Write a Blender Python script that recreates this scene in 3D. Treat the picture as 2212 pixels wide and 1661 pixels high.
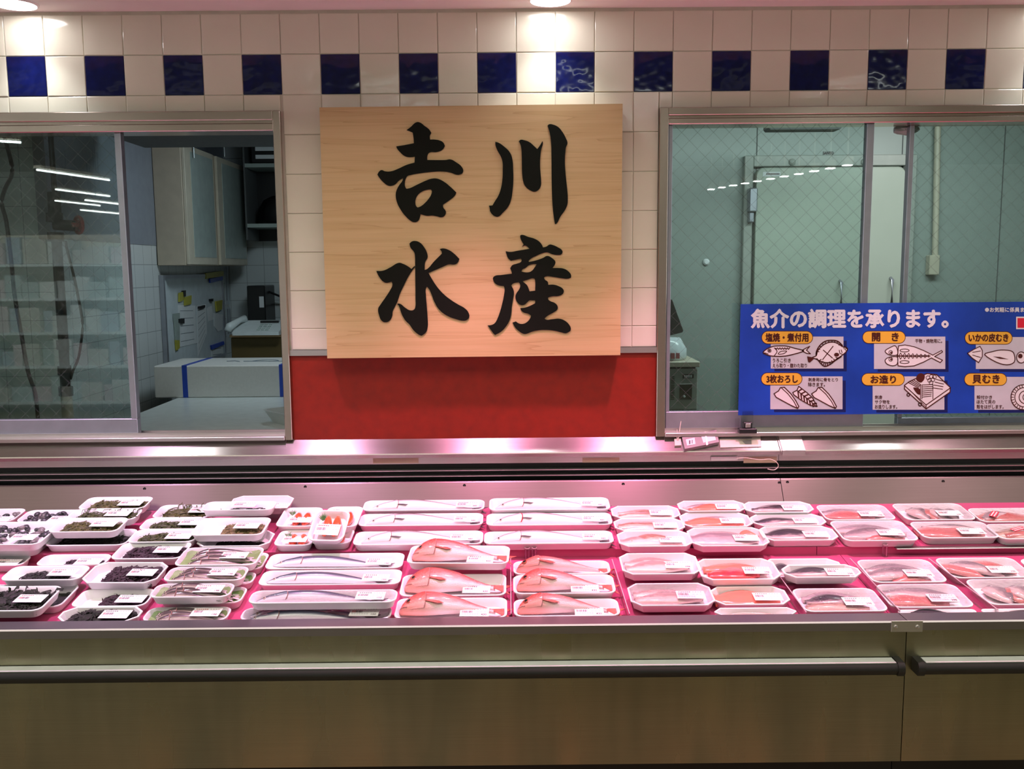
import bpy, math, random
from mathutils import Vector, Matrix

random.seed(7)
for _o in list(bpy.data.objects):
    bpy.data.objects.remove(_o)
SC = bpy.context.scene
COL = SC.collection
PI = math.pi

# ------------------------------------------------------------------ camera
F_PX, CX, CY = 2000.0, 1106.0, 830.5
CAM = Vector((0.0, -3.675, 1.65))
_p, _y, _r = 0.1246, 0.0033, -0.0086
FW = Vector((math.sin(_y) * math.cos(_p), math.cos(_y) * math.cos(_p), -math.sin(_p)))
_R = FW.cross(Vector((0, 0, 1))).normalized()
_U = _R.cross(FW)
RT = math.cos(_r) * _R + math.sin(_r) * _U
UP = -math.sin(_r) * _R + math.cos(_r) * _U
cam_data = bpy.data.cameras.new('camera')
cam_data.sensor_width = 36.0
cam_data.lens = 36.0 * F_PX / 2212.0
cam_data.clip_start = 0.05
cam_data.clip_end = 60
cam = bpy.data.objects.new('camera', cam_data)
COL.objects.link(cam)
_m = Matrix.Identity(4)
for _i in range(3):
    _m[_i][0], _m[_i][1], _m[_i][2], _m[_i][3] = RT[_i], UP[_i], -FW[_i], CAM[_i]
cam.matrix_world = _m
SC.camera = cam

# ------------------------------------------------------------------ world, exposure
world = bpy.data.worlds.new('store_air')
SC.world = world
world.use_nodes = True
_bg = world.node_tree.nodes['Background']
_bg.inputs[0].default_value = (0.9, 0.95, 1.0, 1)
_bg.inputs[1].default_value = 1.2
SC.view_settings.view_transform = 'Standard'
SC.view_settings.look = 'None'
SC.view_settings.exposure = 0.50
SC.view_settings.gamma = 1.0
SC.view_settings.use_curve_mapping = False
try:
    SC.cycles.max_bounces = 7
    SC.cycles.diffuse_bounces = 3
    SC.cycles.glossy_bounces = 4
    SC.cycles.transmission_bounces = 4
    SC.cycles.transparent_max_bounces = 10
    SC.cycles.caustics_reflective = False
    SC.cycles.caustics_refractive = False
    SC.cycles.sample_clamp_indirect = 4.0
    SC.cycles.use_denoising = True
except Exception:
    pass


def light(name, kind, loc, energy, color, aim=None, parent=None, **kw):
    d = bpy.data.lights.new(name, kind)
    d.energy = energy
    d.color = color
    for k, v in kw.items():
        setattr(d, k, v)
    o = bpy.data.objects.new(name, d)
    COL.objects.link(o)
    o.location = loc
    if aim is not None:
        v = Vector(aim) - Vector(loc)
        o.rotation_euler = v.to_track_quat('-Z', 'Y').to_euler()
    return o


CEIL_Z = 2.632
# spotlights in the ceiling above the case, tinted pink as fish counters use
for _x, _c, _e in ((-1.95, (0.97, 0.58, 0.98), 84), (-1.02, (1.0, 0.52, 0.88), 90), (-0.13, (1.0, 0.35, 0.64), 118),
                   (0.66, (1.0, 0.31, 0.60), 134), (1.5, (1.0, 0.50, 0.66), 86), (2.35, (1.0, 0.58, 0.70), 64)):
    light('case_spotlight', 'SPOT', (_x, -0.52, CEIL_Z - 0.03), _e, _c, (_x, -0.62, 0.6),
          spot_size=math.radians(64), spot_blend=0.7, shadow_soft_size=0.045)
# recessed downlights washing the tiled wall
for _x in (-1.80, 0.165, 2.13):
    light('wall_downlight', 'SPOT', (_x, -0.125, CEIL_Z - 0.012), 10, (0.92, 0.97, 1.0), (_x, -0.08, 0.0),
          spot_size=math.radians(96), spot_blend=0.75, shadow_soft_size=0.05)
# added fill panel without a fitting, standing in for the sales floor's ceiling rows
light('sales_floor_fill', 'AREA', (0.0, -2.0, 3.38), 82, (1.0, 0.95, 0.80), (0.0, -1.99, 0.0),
      shape='RECTANGLE', size=9.0, size_y=1.2)
light('shelving_fill', 'AREA', (0.0, -5.4, 3.2), 170, (0.95, 1.0, 0.98), (0.0, -7.2, 1.0), shape='RECTANGLE', size=13.0, size_y=0.3)  # unseen panel added to brighten the mirrored shelves
# fluorescent fittings in the kitchen and by the cold room
light('kitchen_light', 'AREA', (-1.3, 1.0, 2.45), 19, (0.78, 0.93, 1.0), (-1.6, 1.3, 0.9), shape='RECTANGLE', size=1.2, size_y=0.3)
light('cold_room_light', 'AREA', (1.9, 0.75, 2.5), 20, (0.92, 1.0, 0.97), (1.9, 1.5, 0.8), shape='RECTANGLE', size=2.0, size_y=0.3)


# ------------------------------------------------------------------ projecting a pixel onto a plane of the place
def ray(px, py):
    return FW + (px - CX) / F_PX * RT - (py - CY) / F_PX * UP


def PY(px, py, Y):
    d = ray(px, py)
    return CAM + d * ((Y - CAM.y) / d.y)


def PX(px, py, X):
    d = ray(px, py)
    return CAM + d * ((X - CAM.x) / d.x)


def PZ(px, py, Z):
    d = ray(px, py)
    return CAM + d * ((Z - CAM.z) / d.z)


def PS(px, py, y0, z0, s):
    """point of the sloping plane z = z0 + s*(y-y0)"""
    d = ray(px, py)
    t = (z0 + s * (CAM.y - y0) - CAM.z) / (d.z - s * d.y)
    return CAM + d * t


# ------------------------------------------------------------------ materials
def new_mat(name):
    m = bpy.data.materials.new(name)
    m.use_nodes = True
    nt = m.node_tree
    return m, nt, nt.nodes['Principled BSDF']


def nd(nt, kind, **kw):
    n = nt.nodes.new(kind)
    for k, v in kw.items():
        setattr(n, k, v)
    return n


def plain(name, col, rough=0.5, metal=0.0, coat=0.0, spec=0.5, vary=0.06, vscale=18.0, bump=0.0, bscale=60.0, stretch=None, sss=0.0):
    """a surface of one colour with a little procedural variation"""
    m, nt, b = new_mat(name)
    tc = nd(nt, 'ShaderNodeTexCoord')
    src = tc.outputs['Object']
    if stretch:
        mp = nd(nt, 'ShaderNodeMapping')
        mp.inputs['Scale'].default_value = stretch
        nt.links.new(src, mp.inputs[0])
        src = mp.outputs[0]
    nz = nd(nt, 'ShaderNodeTexNoise')
    nz.inputs['Scale'].default_value = vscale
    nz.inputs['Detail'].default_value = 4
    nt.links.new(src, nz.inputs['Vector'])
    rp = nd(nt, 'ShaderNodeValToRGB')
    rp.color_ramp.elements[0].position = 0.3
    rp.color_ramp.elements[1].position = 0.7
    rp.color_ramp.elements[0].color = tuple(max(0, c * (1 - vary)) for c in col) + (1,)
    rp.color_ramp.elements[1].color = tuple(min(1, c * (1 + vary)) for c in col) + (1,)
    nt.links.new(nz.outputs[0], rp.inputs[0])
    nt.links.new(rp.outputs[0], b.inputs['Base Color'])
    b.inputs['Roughness'].default_value = rough
    b.inputs['Metallic'].default_value = metal
    b.inputs['Coat Weight'].default_value = coat
    b.inputs['Coat Roughness'].default_value = 0.12
    b.inputs['Specular IOR Level'].default_value = spec
    if bump:
        n2 = nd(nt, 'ShaderNodeTexNoise')
        n2.inputs['Scale'].default_value = bscale
        nt.links.new(src, n2.inputs['Vector'])
        bp = nd(nt, 'ShaderNodeBump')
        bp.inputs['Strength'].default_value = bump
        bp.inputs['Distance'].default_value = 0.01
        nt.links.new(n2.outputs[0], bp.inputs['Height'])
        nt.links.new(bp.outputs[0], b.inputs['Normal'])
    return m


def steel(name, col, rough, aniso=0.75, tangent=(0, 0.6, 0.8), vary=0.10, bscale=(1.2, 1.2, 90), bands=0.0):
    """brushed stainless steel: grain along X, reflections smeared across it"""
    m, nt, b = new_mat(name)
    tc = nd(nt, 'ShaderNodeTexCoord')
    mp = nd(nt, 'ShaderNodeMapping')
    mp.inputs['Scale'].default_value = bscale
    nt.links.new(tc.outputs['Object'], mp.inputs[0])
    nz = nd(nt, 'ShaderNodeTexNoise')
    nz.inputs['Scale'].default_value = 3.0
    nz.inputs['Detail'].default_value = 6
    nt.links.new(mp.outputs[0], nz.inputs['Vector'])
    n2 = nd(nt, 'ShaderNodeTexNoise')
    n2.inputs['Scale'].default_value = 2.2
    n2.inputs['Detail'].default_value = 3
    nt.links.new(tc.outputs['Object'], n2.inputs['Vector'])
    mx = nd(nt, 'ShaderNodeMath', operation='MULTIPLY_ADD')
    mx.inputs[1].default_value = 0.5
    nt.links.new(nz.outputs[0], mx.inputs[0])
    nt.links.new(n2.outputs[0], mx.inputs[2])
    rp = nd(nt, 'ShaderNodeValToRGB')
    rp.color_ramp.elements[0].position = 0.45
    rp.color_ramp.elements[1].position = 1.0
    rp.color_ramp.elements[0].color = tuple(c * (1 - vary) for c in col) + (1,)
    rp.color_ramp.elements[1].color = tuple(min(1, c * (1 + vary)) for c in col) + (1,)
    nt.links.new(mx.outputs[0], rp.inputs[0])
    col_out = rp.outputs[0]
    if bands:                                              # colour and roughness vary in broad upright bands
        mp3 = nd(nt, 'ShaderNodeMapping')
        mp3.inputs['Scale'].default_value = (5.5, 1.0, 0.9)
        nt.links.new(tc.outputs['Object'], mp3.inputs[0])
        n3 = nd(nt, 'ShaderNodeTexNoise')
        n3.inputs['Scale'].default_value = 1.6
        n3.inputs['Detail'].default_value = 1.5
        nt.links.new(mp3.outputs[0], n3.inputs['Vector'])
        r3 = nd(nt, 'ShaderNodeValToRGB')
        r3.color_ramp.elements[0].position = 0.32
        r3.color_ramp.elements[1].position = 0.72
        r3.color_ramp.elements[0].color = (1 - bands, 1 - bands, 1 - bands * 1.1, 1)
        r3.color_ramp.elements[1].color = (1, 1, 1, 1)
        nt.links.new(n3.outputs[0], r3.inputs[0])
        m3 = nd(nt, 'ShaderNodeMix', data_type='RGBA', blend_type='MULTIPLY')
        m3.inputs[0].default_value = 1.0
        nt.links.new(col_out, m3.inputs[6])
        nt.links.new(r3.outputs[0], m3.inputs[7])
        col_out = m3.outputs[2]
        r4 = nd(nt, 'ShaderNodeMapRange')
        r4.inputs[1].default_value = 0.3
        r4.inputs[2].default_value = 0.7
        r4.inputs[3].default_value = rough + 0.10
        r4.inputs[4].default_value = rough - 0.06
        nt.links.new(n3.outputs[0], r4.inputs[0])
        nt.links.new(r4.outputs[0], b.inputs['Roughness'])
    nt.links.new(col_out, b.inputs['Base Color'])
    b.inputs['Metallic'].default_value = 1.0
    b.inputs['Roughness'].default_value = rough
    b.inputs['Anisotropic'].default_value = aniso
    tg = nd(nt, 'ShaderNodeCombineXYZ')
    for i in range(3):
        tg.inputs[i].default_value = tangent[i]
    nt.links.new(tg.outputs[0], b.inputs['Tangent'])
    return m


def ramp_mat(name, axis, stops, rough=0.28, noise=0.12, nscale=9.0, coat=0.4, second=None, bump=0.0, metal=0.0):
    """pigment that runs across the thing itself: from belly to back (axis 1) or from head to tail (axis 0)"""
    m, nt, b = new_mat(name)
    tc = nd(nt, 'ShaderNodeTexCoord')
    at = nd(nt, 'ShaderNodeAttribute', attribute_name='skin')      # how far along and across the fish
    sp = nd(nt, 'ShaderNodeSeparateXYZ')
    nt.links.new(at.outputs['Vector'], sp.inputs[0])
    nz = nd(nt, 'ShaderNodeTexNoise')
    nz.inputs['Scale'].default_value = nscale
    nz.inputs['Detail'].default_value = 5
    nt.links.new(tc.outputs['Generated'], nz.inputs['Vector'])
    ma = nd(nt, 'ShaderNodeMath', operation='MULTIPLY_ADD')
    ma.inputs[1].default_value = noise * 2
    nt.links.new(nz.outputs[0], ma.inputs[0])
    sb = nd(nt, 'ShaderNodeMath', operation='SUBTRACT')
    sb.inputs[1].default_value = noise
    nt.links.new(sp.outputs[axis], sb.inputs[0])
    nt.links.new(sb.outputs[0], ma.inputs[2])

    def ramp(st):
        rp = nd(nt, 'ShaderNodeValToRGB')
        el = rp.color_ramp.elements
        while len(el) < len(st):
            el.new(0.5)
        for e, (p, c) in zip(el, st):
            e.position = p
            e.color = tuple(c) + (1,)
        return rp
    r1 = ramp(stops)
    nt.links.new(ma.outputs[0], r1.inputs[0])
    out = r1.outputs[0]
    if second:
        r2 = ramp(second[1])
        nt.links.new(sp.outputs[second[0]], r2.inputs[0])
        mx = nd(nt, 'ShaderNodeMix', data_type='RGBA', blend_type='MULTIPLY')
        mx.inputs[0].default_value = 1.0
        nt.links.new(out, mx.inputs[6])
        nt.links.new(r2.outputs[0], mx.inputs[7])
        out = mx.outputs[2]
    nt.links.new(out, b.inputs['Base Color'])
    b.inputs['Roughness'].default_value = rough
    b.inputs['Coat Weight'].default_value = coat
    b.inputs['Coat Roughness'].default_value = 0.1
    b.inputs['Metallic'].default_value = metal
    if bump:
        n2 = nd(nt, 'ShaderNodeTexVoronoi')
        n2.inputs['Scale'].default_value = 55
        nt.links.new(tc.outputs['Generated'], n2.inputs['Vector'])
        bp = nd(nt, 'ShaderNodeBump')
        bp.inputs['Strength'].default_value = bump
        bp.inputs['Distance'].default_value = 0.002
        nt.links.new(n2.outputs[0], bp.inputs['Height'])
        nt.links.new(bp.outputs[0], b.inputs['Normal'])
    return m


def emit(name, col, strength):
    m = bpy.data.materials.new(name)
    m.use_nodes = True
    nt = m.node_tree
    nt.nodes.clear()
    e = nt.nodes.new('ShaderNodeEmission')
    e.inputs[0].default_value = tuple(col) + (1,)
    e.inputs[1].default_value = strength
    o = nt.nodes.new('ShaderNodeOutputMaterial')
    nt.links.new(e.outputs[0], o.inputs[0])
    return m


def clear(name, tint, gloss, rough=0.02, wire=None, bump=0.0, ior=1.45):
    """thin clear sheet: passes light with a tint, mirrors the rest; wire = pitch of a diagonal wire net cast in the glass"""
    m = bpy.data.materials.new(name)
    m.use_nodes = True
    nt = m.node_tree
    nt.nodes.clear()
    out = nt.nodes.new('ShaderNodeOutputMaterial')
    tr = nt.nodes.new('ShaderNodeBsdfTransparent')
    tr.inputs[0].default_value = tuple(tint) + (1,)
    gl = nt.nodes.new('ShaderNodeBsdfGlossy')
    gl.inputs['Roughness'].default_value = rough
    gl.inputs['Color'].default_value = (1, 1, 1, 1)
    fr = nt.nodes.new('ShaderNodeFresnel')
    fr.inputs[0].default_value = ior
    mu = nd(nt, 'ShaderNodeMath', operation='MULTIPLY', use_clamp=True)
    mu.inputs[1].default_value = gloss
    nt.links.new(fr.outputs[0], mu.inputs[0])
    mx = nt.nodes.new('ShaderNodeMixShader')
    nt.links.new(mu.outputs[0], mx.inputs[0])
    nt.links.new(tr.outputs[0], mx.inputs[1])
    nt.links.new(gl.outputs[0], mx.inputs[2])
    last = mx.outputs[0]
    tc = nd(nt, 'ShaderNodeTexCoord')
    if bump:
        nz = nd(nt, 'ShaderNodeTexNoise')
        nz.inputs['Scale'].default_value = 38
        nz.inputs['Detail'].default_value = 2
        nt.links.new(tc.outputs['Object'], nz.inputs['Vector'])
        bp = nd(nt, 'ShaderNodeBump')
        bp.inputs['Strength'].default_value = bump
        bp.inputs['Distance'].default_value = 0.01
        nt.links.new(nz.outputs[0], bp.inputs['Height'])
        nt.links.new(bp.outputs[0], gl.inputs['Normal'])
        nt.links.new(bp.outputs[0], fr.inputs['Normal'])
    if wire:
        sp = nd(nt, 'ShaderNodeSeparateXYZ')
        nt.links.new(tc.outputs['Object'], sp.inputs[0])
        lines = []
        for sgn in (1, -1):
            a = nd(nt, 'ShaderNodeMath', operation='MULTIPLY_ADD')
            a.inputs[1].default_value = sgn
            nt.links.new(sp.outputs[2], a.inputs[0])
            nt.links.new(sp.outputs[0], a.inputs[2])
            pp = nd(nt, 'ShaderNodeMath', operation='PINGPONG')
            pp.inputs[1].default_value = wire / 2
            nt.links.new(a.outputs[0], pp.inputs[0])
            lt = nd(nt, 'ShaderNodeMath', operation='LESS_THAN')
            lt.inputs[1].default_value = 0.0008
            nt.links.new(pp.outputs[0], lt.inputs[0])
            lines.append(lt)
        mxx = nd(nt, 'ShaderNodeMath', operation='MAXIMUM')
        nt.links.new(lines[0].outputs[0], mxx.inputs[0])
        nt.links.new(lines[1].outputs[0], mxx.inputs[1])
        hf = nd(nt, 'ShaderNodeMath', operation='MULTIPLY')
        hf.inputs[1].default_value = 0.32
        nt.links.new(mxx.outputs[0], hf.inputs[0])
        wr = nt.nodes.new('ShaderNodeBsdfDiffuse')
        wr.inputs[0].default_value = (0.22, 0.25, 0.25, 1)
        m2 = nt.nodes.new('ShaderNodeMixShader')
        nt.links.new(hf.outputs[0], m2.inputs[0])
        nt.links.new(last, m2.inputs[1])
        nt.links.new(wr.outputs[0], m2.inputs[2])
        last = m2.outputs[0]
    nt.links.new(last, out.inputs[0])
    return m


def wood(name):
    """pale board with long wavering grain"""
    m, nt, b = new_mat(name)
    tc = nd(nt, 'ShaderNodeTexCoord')
    mp = nd(nt, 'ShaderNodeMapping')
    mp.inputs['Scale'].default_value = (0.28, 1, 8.0)
    nt.links.new(tc.outputs['Object'], mp.inputs[0])
    n1 = nd(nt, 'ShaderNodeTexNoise')
    n1.inputs['Scale'].default_value = 2.2
    n1.inputs['Detail'].default_value = 3
    n1.inputs['Distortion'].default_value = 0.15
    nt.links.new(mp.outputs[0], n1.inputs['Vector'])
    sn = nd(nt, 'ShaderNodeMath', operation='MULTIPLY')
    sn.inputs[1].default_value = 6.0
    nt.links.new(n1.outputs[0], sn.inputs[0])
    fr = nd(nt, 'ShaderNodeMath', operation='FRACT')
    nt.links.new(sn.outputs[0], fr.inputs[0])
    rp = nd(nt, 'ShaderNodeValToRGB')
    el = rp.color_ramp.elements
    el[0].position = 0.0
    el[0].color = (0.70, 0.475, 0.235, 1)
    el[1].position = 0.93
    el[1].color = (0.665, 0.44, 0.21, 1)
    e = el.new(0.4)
    e.color = (0.72, 0.495, 0.25, 1)
    e = el.new(1.0)
    e.color = (0.59, 0.37, 0.17, 1)
    nt.links.new(fr.outputs[0], rp.inputs[0])
    mp2 = nd(nt, 'ShaderNodeMapping')
    mp2.inputs['Scale'].default_value = (2.0, 1, 170.0)
    nt.links.new(tc.outputs['Object'], mp2.inputs[0])
    n2 = nd(nt, 'ShaderNodeTexNoise')
    n2.inputs['Scale'].default_value = 2.0
    nt.links.new(mp2.outputs[0], n2.inputs['Vector'])
    mx = nd(nt, 'ShaderNodeMix', data_type='RGBA', blend_type='MULTIPLY')
    mx.inputs[0].default_value = 0.20
    nt.links.new(rp.outputs[0], mx.inputs[6])
    nt.links.new(n2.outputs[0], mx.inputs[7])
    nt.links.new(mx.outputs[2], b.inputs['Base Color'])
    b.inputs['Roughness'].default_value = 0.45
    return m


def tile_grid(name, col, grout, size, ax):
    """plain square tiling for the walls of the kitchen behind the windows"""
    m, nt, b = new_mat(name)
    tc = nd(nt, 'ShaderNodeTexCoord')
    sp = nd(nt, 'ShaderNodeSeparateXYZ')
    nt.links.new(tc.outputs['Object'], sp.inputs[0])
    ls = []
    for a in (ax, 2):
        pp = nd(nt, 'ShaderNodeMath', operation='PINGPONG')
        pp.inputs[1].default_value = size / 2
        nt.links.new(sp.outputs[a], pp.inputs[0])
        lt = nd(nt, 'ShaderNodeMath', operation='LESS_THAN')
        lt.inputs[1].default_value = 0.0018
        nt.links.new(pp.outputs[0], lt.inputs[0])
        ls.append(lt)
    mxx = nd(nt, 'ShaderNodeMath', operation='MAXIMUM')
    nt.links.new(ls[0].outputs[0], mxx.inputs[0])
    nt.links.new(ls[1].outputs[0], mxx.inputs[1])
    mx = nd(nt, 'ShaderNodeMix', data_type='RGBA')
    nt.links.new(mxx.outputs[0], mx.inputs[0])
    mx.inputs[6].default_value = tuple(col) + (1,)
    mx.inputs[7].default_value = tuple(grout) + (1,)
    nt.links.new(mx.outputs[2], b.inputs['Base Color'])
    b.inputs['Roughness'].default_value = 0.25
    return m


M = {}
M['tile'] = plain('glazed_tile', (0.80, 0.75, 0.61), 0.10, vary=0.03, vscale=5, bump=0.22, bscale=10)
M['blue_tile'] = plain('blue_glaze', (0.004, 0.007, 0.070), 0.06, vary=0.25, vscale=30, bump=0.30, bscale=10)
M['grout'] = plain('grout', (0.66, 0.61, 0.50), 0.9)
M['ceiling'] = plain('ceiling_paint', (0.92, 0.85, 0.82), 0.8, vary=0.02, vscale=6)
M['floor'] = plain('floor_vinyl', (0.15, 0.125, 0.060), 0.3, vary=0.15, vscale=3)
M['store'] = plain('store_wall', (0.42, 0.40, 0.34), 0.8)
M['red'] = plain('red_panel', (0.25, 0.011, 0.002), 0.5, vary=0.13, vscale=22)
M['steel'] = steel('brushed_steel', (0.43, 0.40, 0.375), 0.26)
M['steel_front'] = steel('brushed_steel_front', (0.42, 0.40, 0.275), 0.28, vary=0.12, bands=0.30)
M['steel_rim'] = steel('rim_steel', (0.36, 0.33, 0.345), 0.30, aniso=0.5)
M['steel_frame'] = steel('window_steel', (0.60, 0.50, 0.43), 0.24, aniso=0.6)
M['steel_panel'] = steel('case_panel_steel', (0.135, 0.100, 0.100), 0.36, aniso=0.5)
M['steel_flat'] = steel('satin_steel', (0.66, 0.63, 0.60), 0.34, aniso=0.5)
M['alu'] = plain('aluminium', (0.44, 0.46, 0.52), 0.38, metal=0.75)
M['black'] = plain('black_void', (0.006, 0.006, 0.006), 0.6)
M['black_plastic'] = plain('black_plastic', (0.012, 0.012, 0.013), 0.35)
M['ink'] = plain('lettering_black', (0.006, 0.007, 0.004), 0.75, spec=0.15)
M['wood'] = wood('sign_wood')
M['wood_edge'] = plain('sign_wood_edge', (0.42, 0.27, 0.13), 0.5, vscale=40)
M['pink_deck'] = plain('pink_acrylic', (0.50, 0.080, 0.185), 0.18, vary=0.08, vscale=6)
M['foam'] = plain('tray_foam', (0.86, 0.845, 0.85), 0.42, vary=0.015, vscale=40)
M['paper'] = plain('label_paper', (0.88, 0.87, 0.86), 0.5, vary=0.01)
M['print'] = plain('label_print', (0.10, 0.07, 0.08), 0.6)
M['print_red'] = plain('label_print_red', (0.55, 0.10, 0.10), 0.6)
M['film'] = clear('wrap_film', (0.99, 0.99, 0.99), 0.8, 0.06, bump=0.8)
M['acrylic'] = clear('clear_acrylic', (0.97, 0.96, 0.97), 0.7, 0.05)
M['acrylic_edge'] = plain('acrylic_edge', (0.55, 0.38, 0.42), 0.2)
M['wired_glass'] = clear('wired_glass', (0.82, 0.90, 0.89), 2.0, 0.01, wire=0.062)
M['rubber'] = plain('bumper_rubber', (0.022, 0.022, 0.020), 0.45)
M['bumper_strip'] = plain('bumper_strip', (0.70, 0.74, 0.70), 0.4)


# ------------------------------------------------------------------ mesh building
class MB:
    """collects shapes and links them as ONE mesh object"""
    def __init__(self):
        self.v, self.f, self.m, self.skin = [], [], [], None

    def add(self, vs, fs, mi=0):
        n = len(self.v)
        self.v += [tuple(p) for p in vs]
        self.f += [tuple(i + n for i in q) for q in fs]
        self.m += [mi] * len(fs)
        return self

    def box(self, a, b, mi=0, bev=0.0):
        x0, x1 = min(a[0], b[0]), max(a[0], b[0])
        y0, y1 = min(a[1], b[1]), max(a[1], b[1])
        z0, z1 = min(a[2], b[2]), max(a[2], b[2])
        e = min(bev, (x1 - x0) / 3, (y1 - y0) / 3, (z1 - z0) / 3)
        if e <= 0:
            vs = [(x0, y0, z0), (x1, y0, z0), (x1, y1, z0), (x0, y1, z0), (x0, y0, z1), (x1, y0, z1), (x1, y1, z1), (x0, y1, z1)]
            fs = [(0, 3, 2, 1), (4, 5, 6, 7), (0, 1, 5, 4), (1, 2, 6, 5), (2, 3, 7, 6), (3, 0, 4, 7)]
            return self.add(vs, fs, mi)
        bm_ = []
        idx = {}
        for sx in (0, 1):
            for sy in (0, 1):
                for sz in (0, 1):
                    X, Y, Z = (x0, x1)[sx], (y0, y1)[sy], (z0, z1)[sz]
                    dx, dy, dz = (e, -e)[sx], (e, -e)[sy], (e, -e)[sz]
                    for ax, p in enumerate(((X, Y + dy, Z + dz), (X + dx, Y, Z + dz), (X + dx, Y + dy, Z))):
                        idx[(sx, sy, sz, ax)] = len(bm_)
                        bm_.append(p)
        g = lambda a_, b_, c_, ax: idx[(a_, b_, c_, ax)]
        fs = []
        for s in (0, 1):
            q = [g(s, 0, 0, 0), g(s, 1, 0, 0), g(s, 1, 1, 0), g(s, 0, 1, 0)]
            fs.append(tuple(q if s else q[::-1]))
            q = [g(0, s, 0, 1), g(0, s, 1, 1), g(1, s, 1, 1), g(1, s, 0, 1)]
            fs.append(tuple(q if s else q[::-1]))
            q = [g(0, 0, s, 2), g(1, 0, s, 2), g(1, 1, s, 2), g(0, 1, s, 2)]
            fs.append(tuple(q if s else q[::-1]))
        for a_ in (0, 1):
            for b_ in (0, 1):
                q = [g(a_, b_, 0, 0), g(a_, b_, 1, 0), g(a_, b_, 1, 1), g(a_, b_, 0, 1)]
                fs.append(tuple(q if a_ != b_ else q[::-1]))
                q = [g(a_, 0, b_, 0), g(a_, 0, b_, 2), g(a_, 1, b_, 2), g(a_, 1, b_, 0)]
                fs.append(tuple(q if a_ != b_ else q[::-1]))
                q = [g(0, a_, b_, 1), g(1, a_, b_, 1), g(1, a_, b_, 2), g(0, a_, b_, 2)]
                fs.append(tuple(q if a_ != b_ else q[::-1]))
                for c_ in (0, 1):
                    pass
        for a_ in (0, 1):
            for b_ in (0, 1):
                for c_ in (0, 1):
                    q = (g(a_, b_, c_, 0), g(a_, b_, c_, 1), g(a_, b_, c_, 2))
                    fs.append(q if (a_ + b_ + c_) % 2 else q[::-1])
        return self.add(bm_, fs, mi)

    def rings(self, rs, mi=0, cap0=True, cap1=True, closed=True):
        n = len(rs[0])
        vs = [p for r in rs for p in r]
        fs = []
        for k in range(len(rs) - 1):
            for i in range(n if closed else n - 1):
                j = (i + 1) % n
                fs.append((k * n + i, k * n + j, (k + 1) * n + j, (k + 1) * n + i))
        if cap0:
            fs.append(tuple(range(n - 1, -1, -1)))
        if cap1:
            fs.append(tuple((len(rs) - 1) * n + i for i in range(n)))
        return self.add(vs, fs, mi)

    def tube(self, pts, r, n=8, mi=0, cap=True):
        pts = [Vector(p) for p in pts]
        rs = []
        up = Vector((0, 0, 1))
        for k, p in enumerate(pts):
            t = (pts[min(k + 1, len(pts) - 1)] - pts[max(k - 1, 0)]).normalized()
            a = t.cross(up)
            if a.length < 0.05:
                a = t.cross(Vector((1, 0, 0)))
            a.normalize()
            b = a.cross(t)
            rr = r[k] if isinstance(r, (list, tuple)) else r
            rs.append([p + rr * (math.cos(2 * PI * i / n) * a + math.sin(2 * PI * i / n) * b) for i in range(n)])
        return self.rings(rs, mi, cap, cap)

    def lathe(self, c, axis, prof, n=24, mi=0):
        """prof: (radius, distance along axis)"""
        ax = Vector(axis).normalized()
        a = ax.cross(Vector((0, 0, 1)) if abs(ax.z) < 0.9 else Vector((1, 0, 0))).normalized()
        b = ax.cross(a)
        c = Vector(c)
        rs = [[c + ax * d + r * (math.cos(2 * PI * i / n) * a + math.sin(2 * PI * i / n) * b) for i in range(n)] for r, d in prof]
        return self.rings(rs, mi)

    def quad(self, p, mi=0):
        return self.add(p, [tuple(range(len(p)))], mi)

    def prism(self, loop, d, mi=0):
        """closed outline pushed along the vector d"""
        d = Vector(d)
        a = [Vector(p) for p in loop]
        return self.rings([a, [p + d for p in a]], mi)

    def build(self, name, mats, parent=None, smooth=False, angle=None):
        me = bpy.data.meshes.new(name)
        me.from_pydata(self.v, [], self.f)
        for m in (mats if isinstance(mats, (list, tuple)) else [mats]):
            me.materials.append(m)
        if len(me.polygons):
            me.polygons.foreach_set('material_index', self.m)
            me.polygons.foreach_set('use_smooth', [bool(smooth)] * len(me.polygons))
        if self.skin:
            a = me.attributes.new('skin', 'FLOAT_VECTOR', 'POINT')
            a.data.foreach_set('vector', [c for s in self.skin for c in s])
        me.update()
        if smooth and angle is not None:
            me.set_sharp_from_angle(angle=math.radians(angle))
        return link(name, me, parent)


def link(name, me, parent=None):
    o = bpy.data.objects.new(name, me)
    COL.objects.link(o)
    if parent is not None:
        o.parent = parent
    return o


def tag(o, label, cat, group=None):
    o['label'] = label
    o['category'] = cat
    if group:
        o['group'] = group
    return o


def thing(name, label, cat, loc=(0, 0, 0), rot=(0, 0, 0), group=None):
    o = bpy.data.objects.new(name, None)
    COL.objects.link(o)
    o.location = loc
    o.rotation_euler = rot
    o.empty_display_size = 0.05
    return tag(o, label, cat, group)


def struct(o):
    o['kind'] = 'structure'
    return o


def stuff(o):
    o['kind'] = 'stuff'
    return o


def bx(name, a, b, mat, parent=None, bev=0.0):
    return MB().box(a, b, 0, bev).build(name, mat, parent)


def near(parent, p):
    """a world point in the frame of an unrotated parent"""
    return Vector(p) - parent.location


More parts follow.
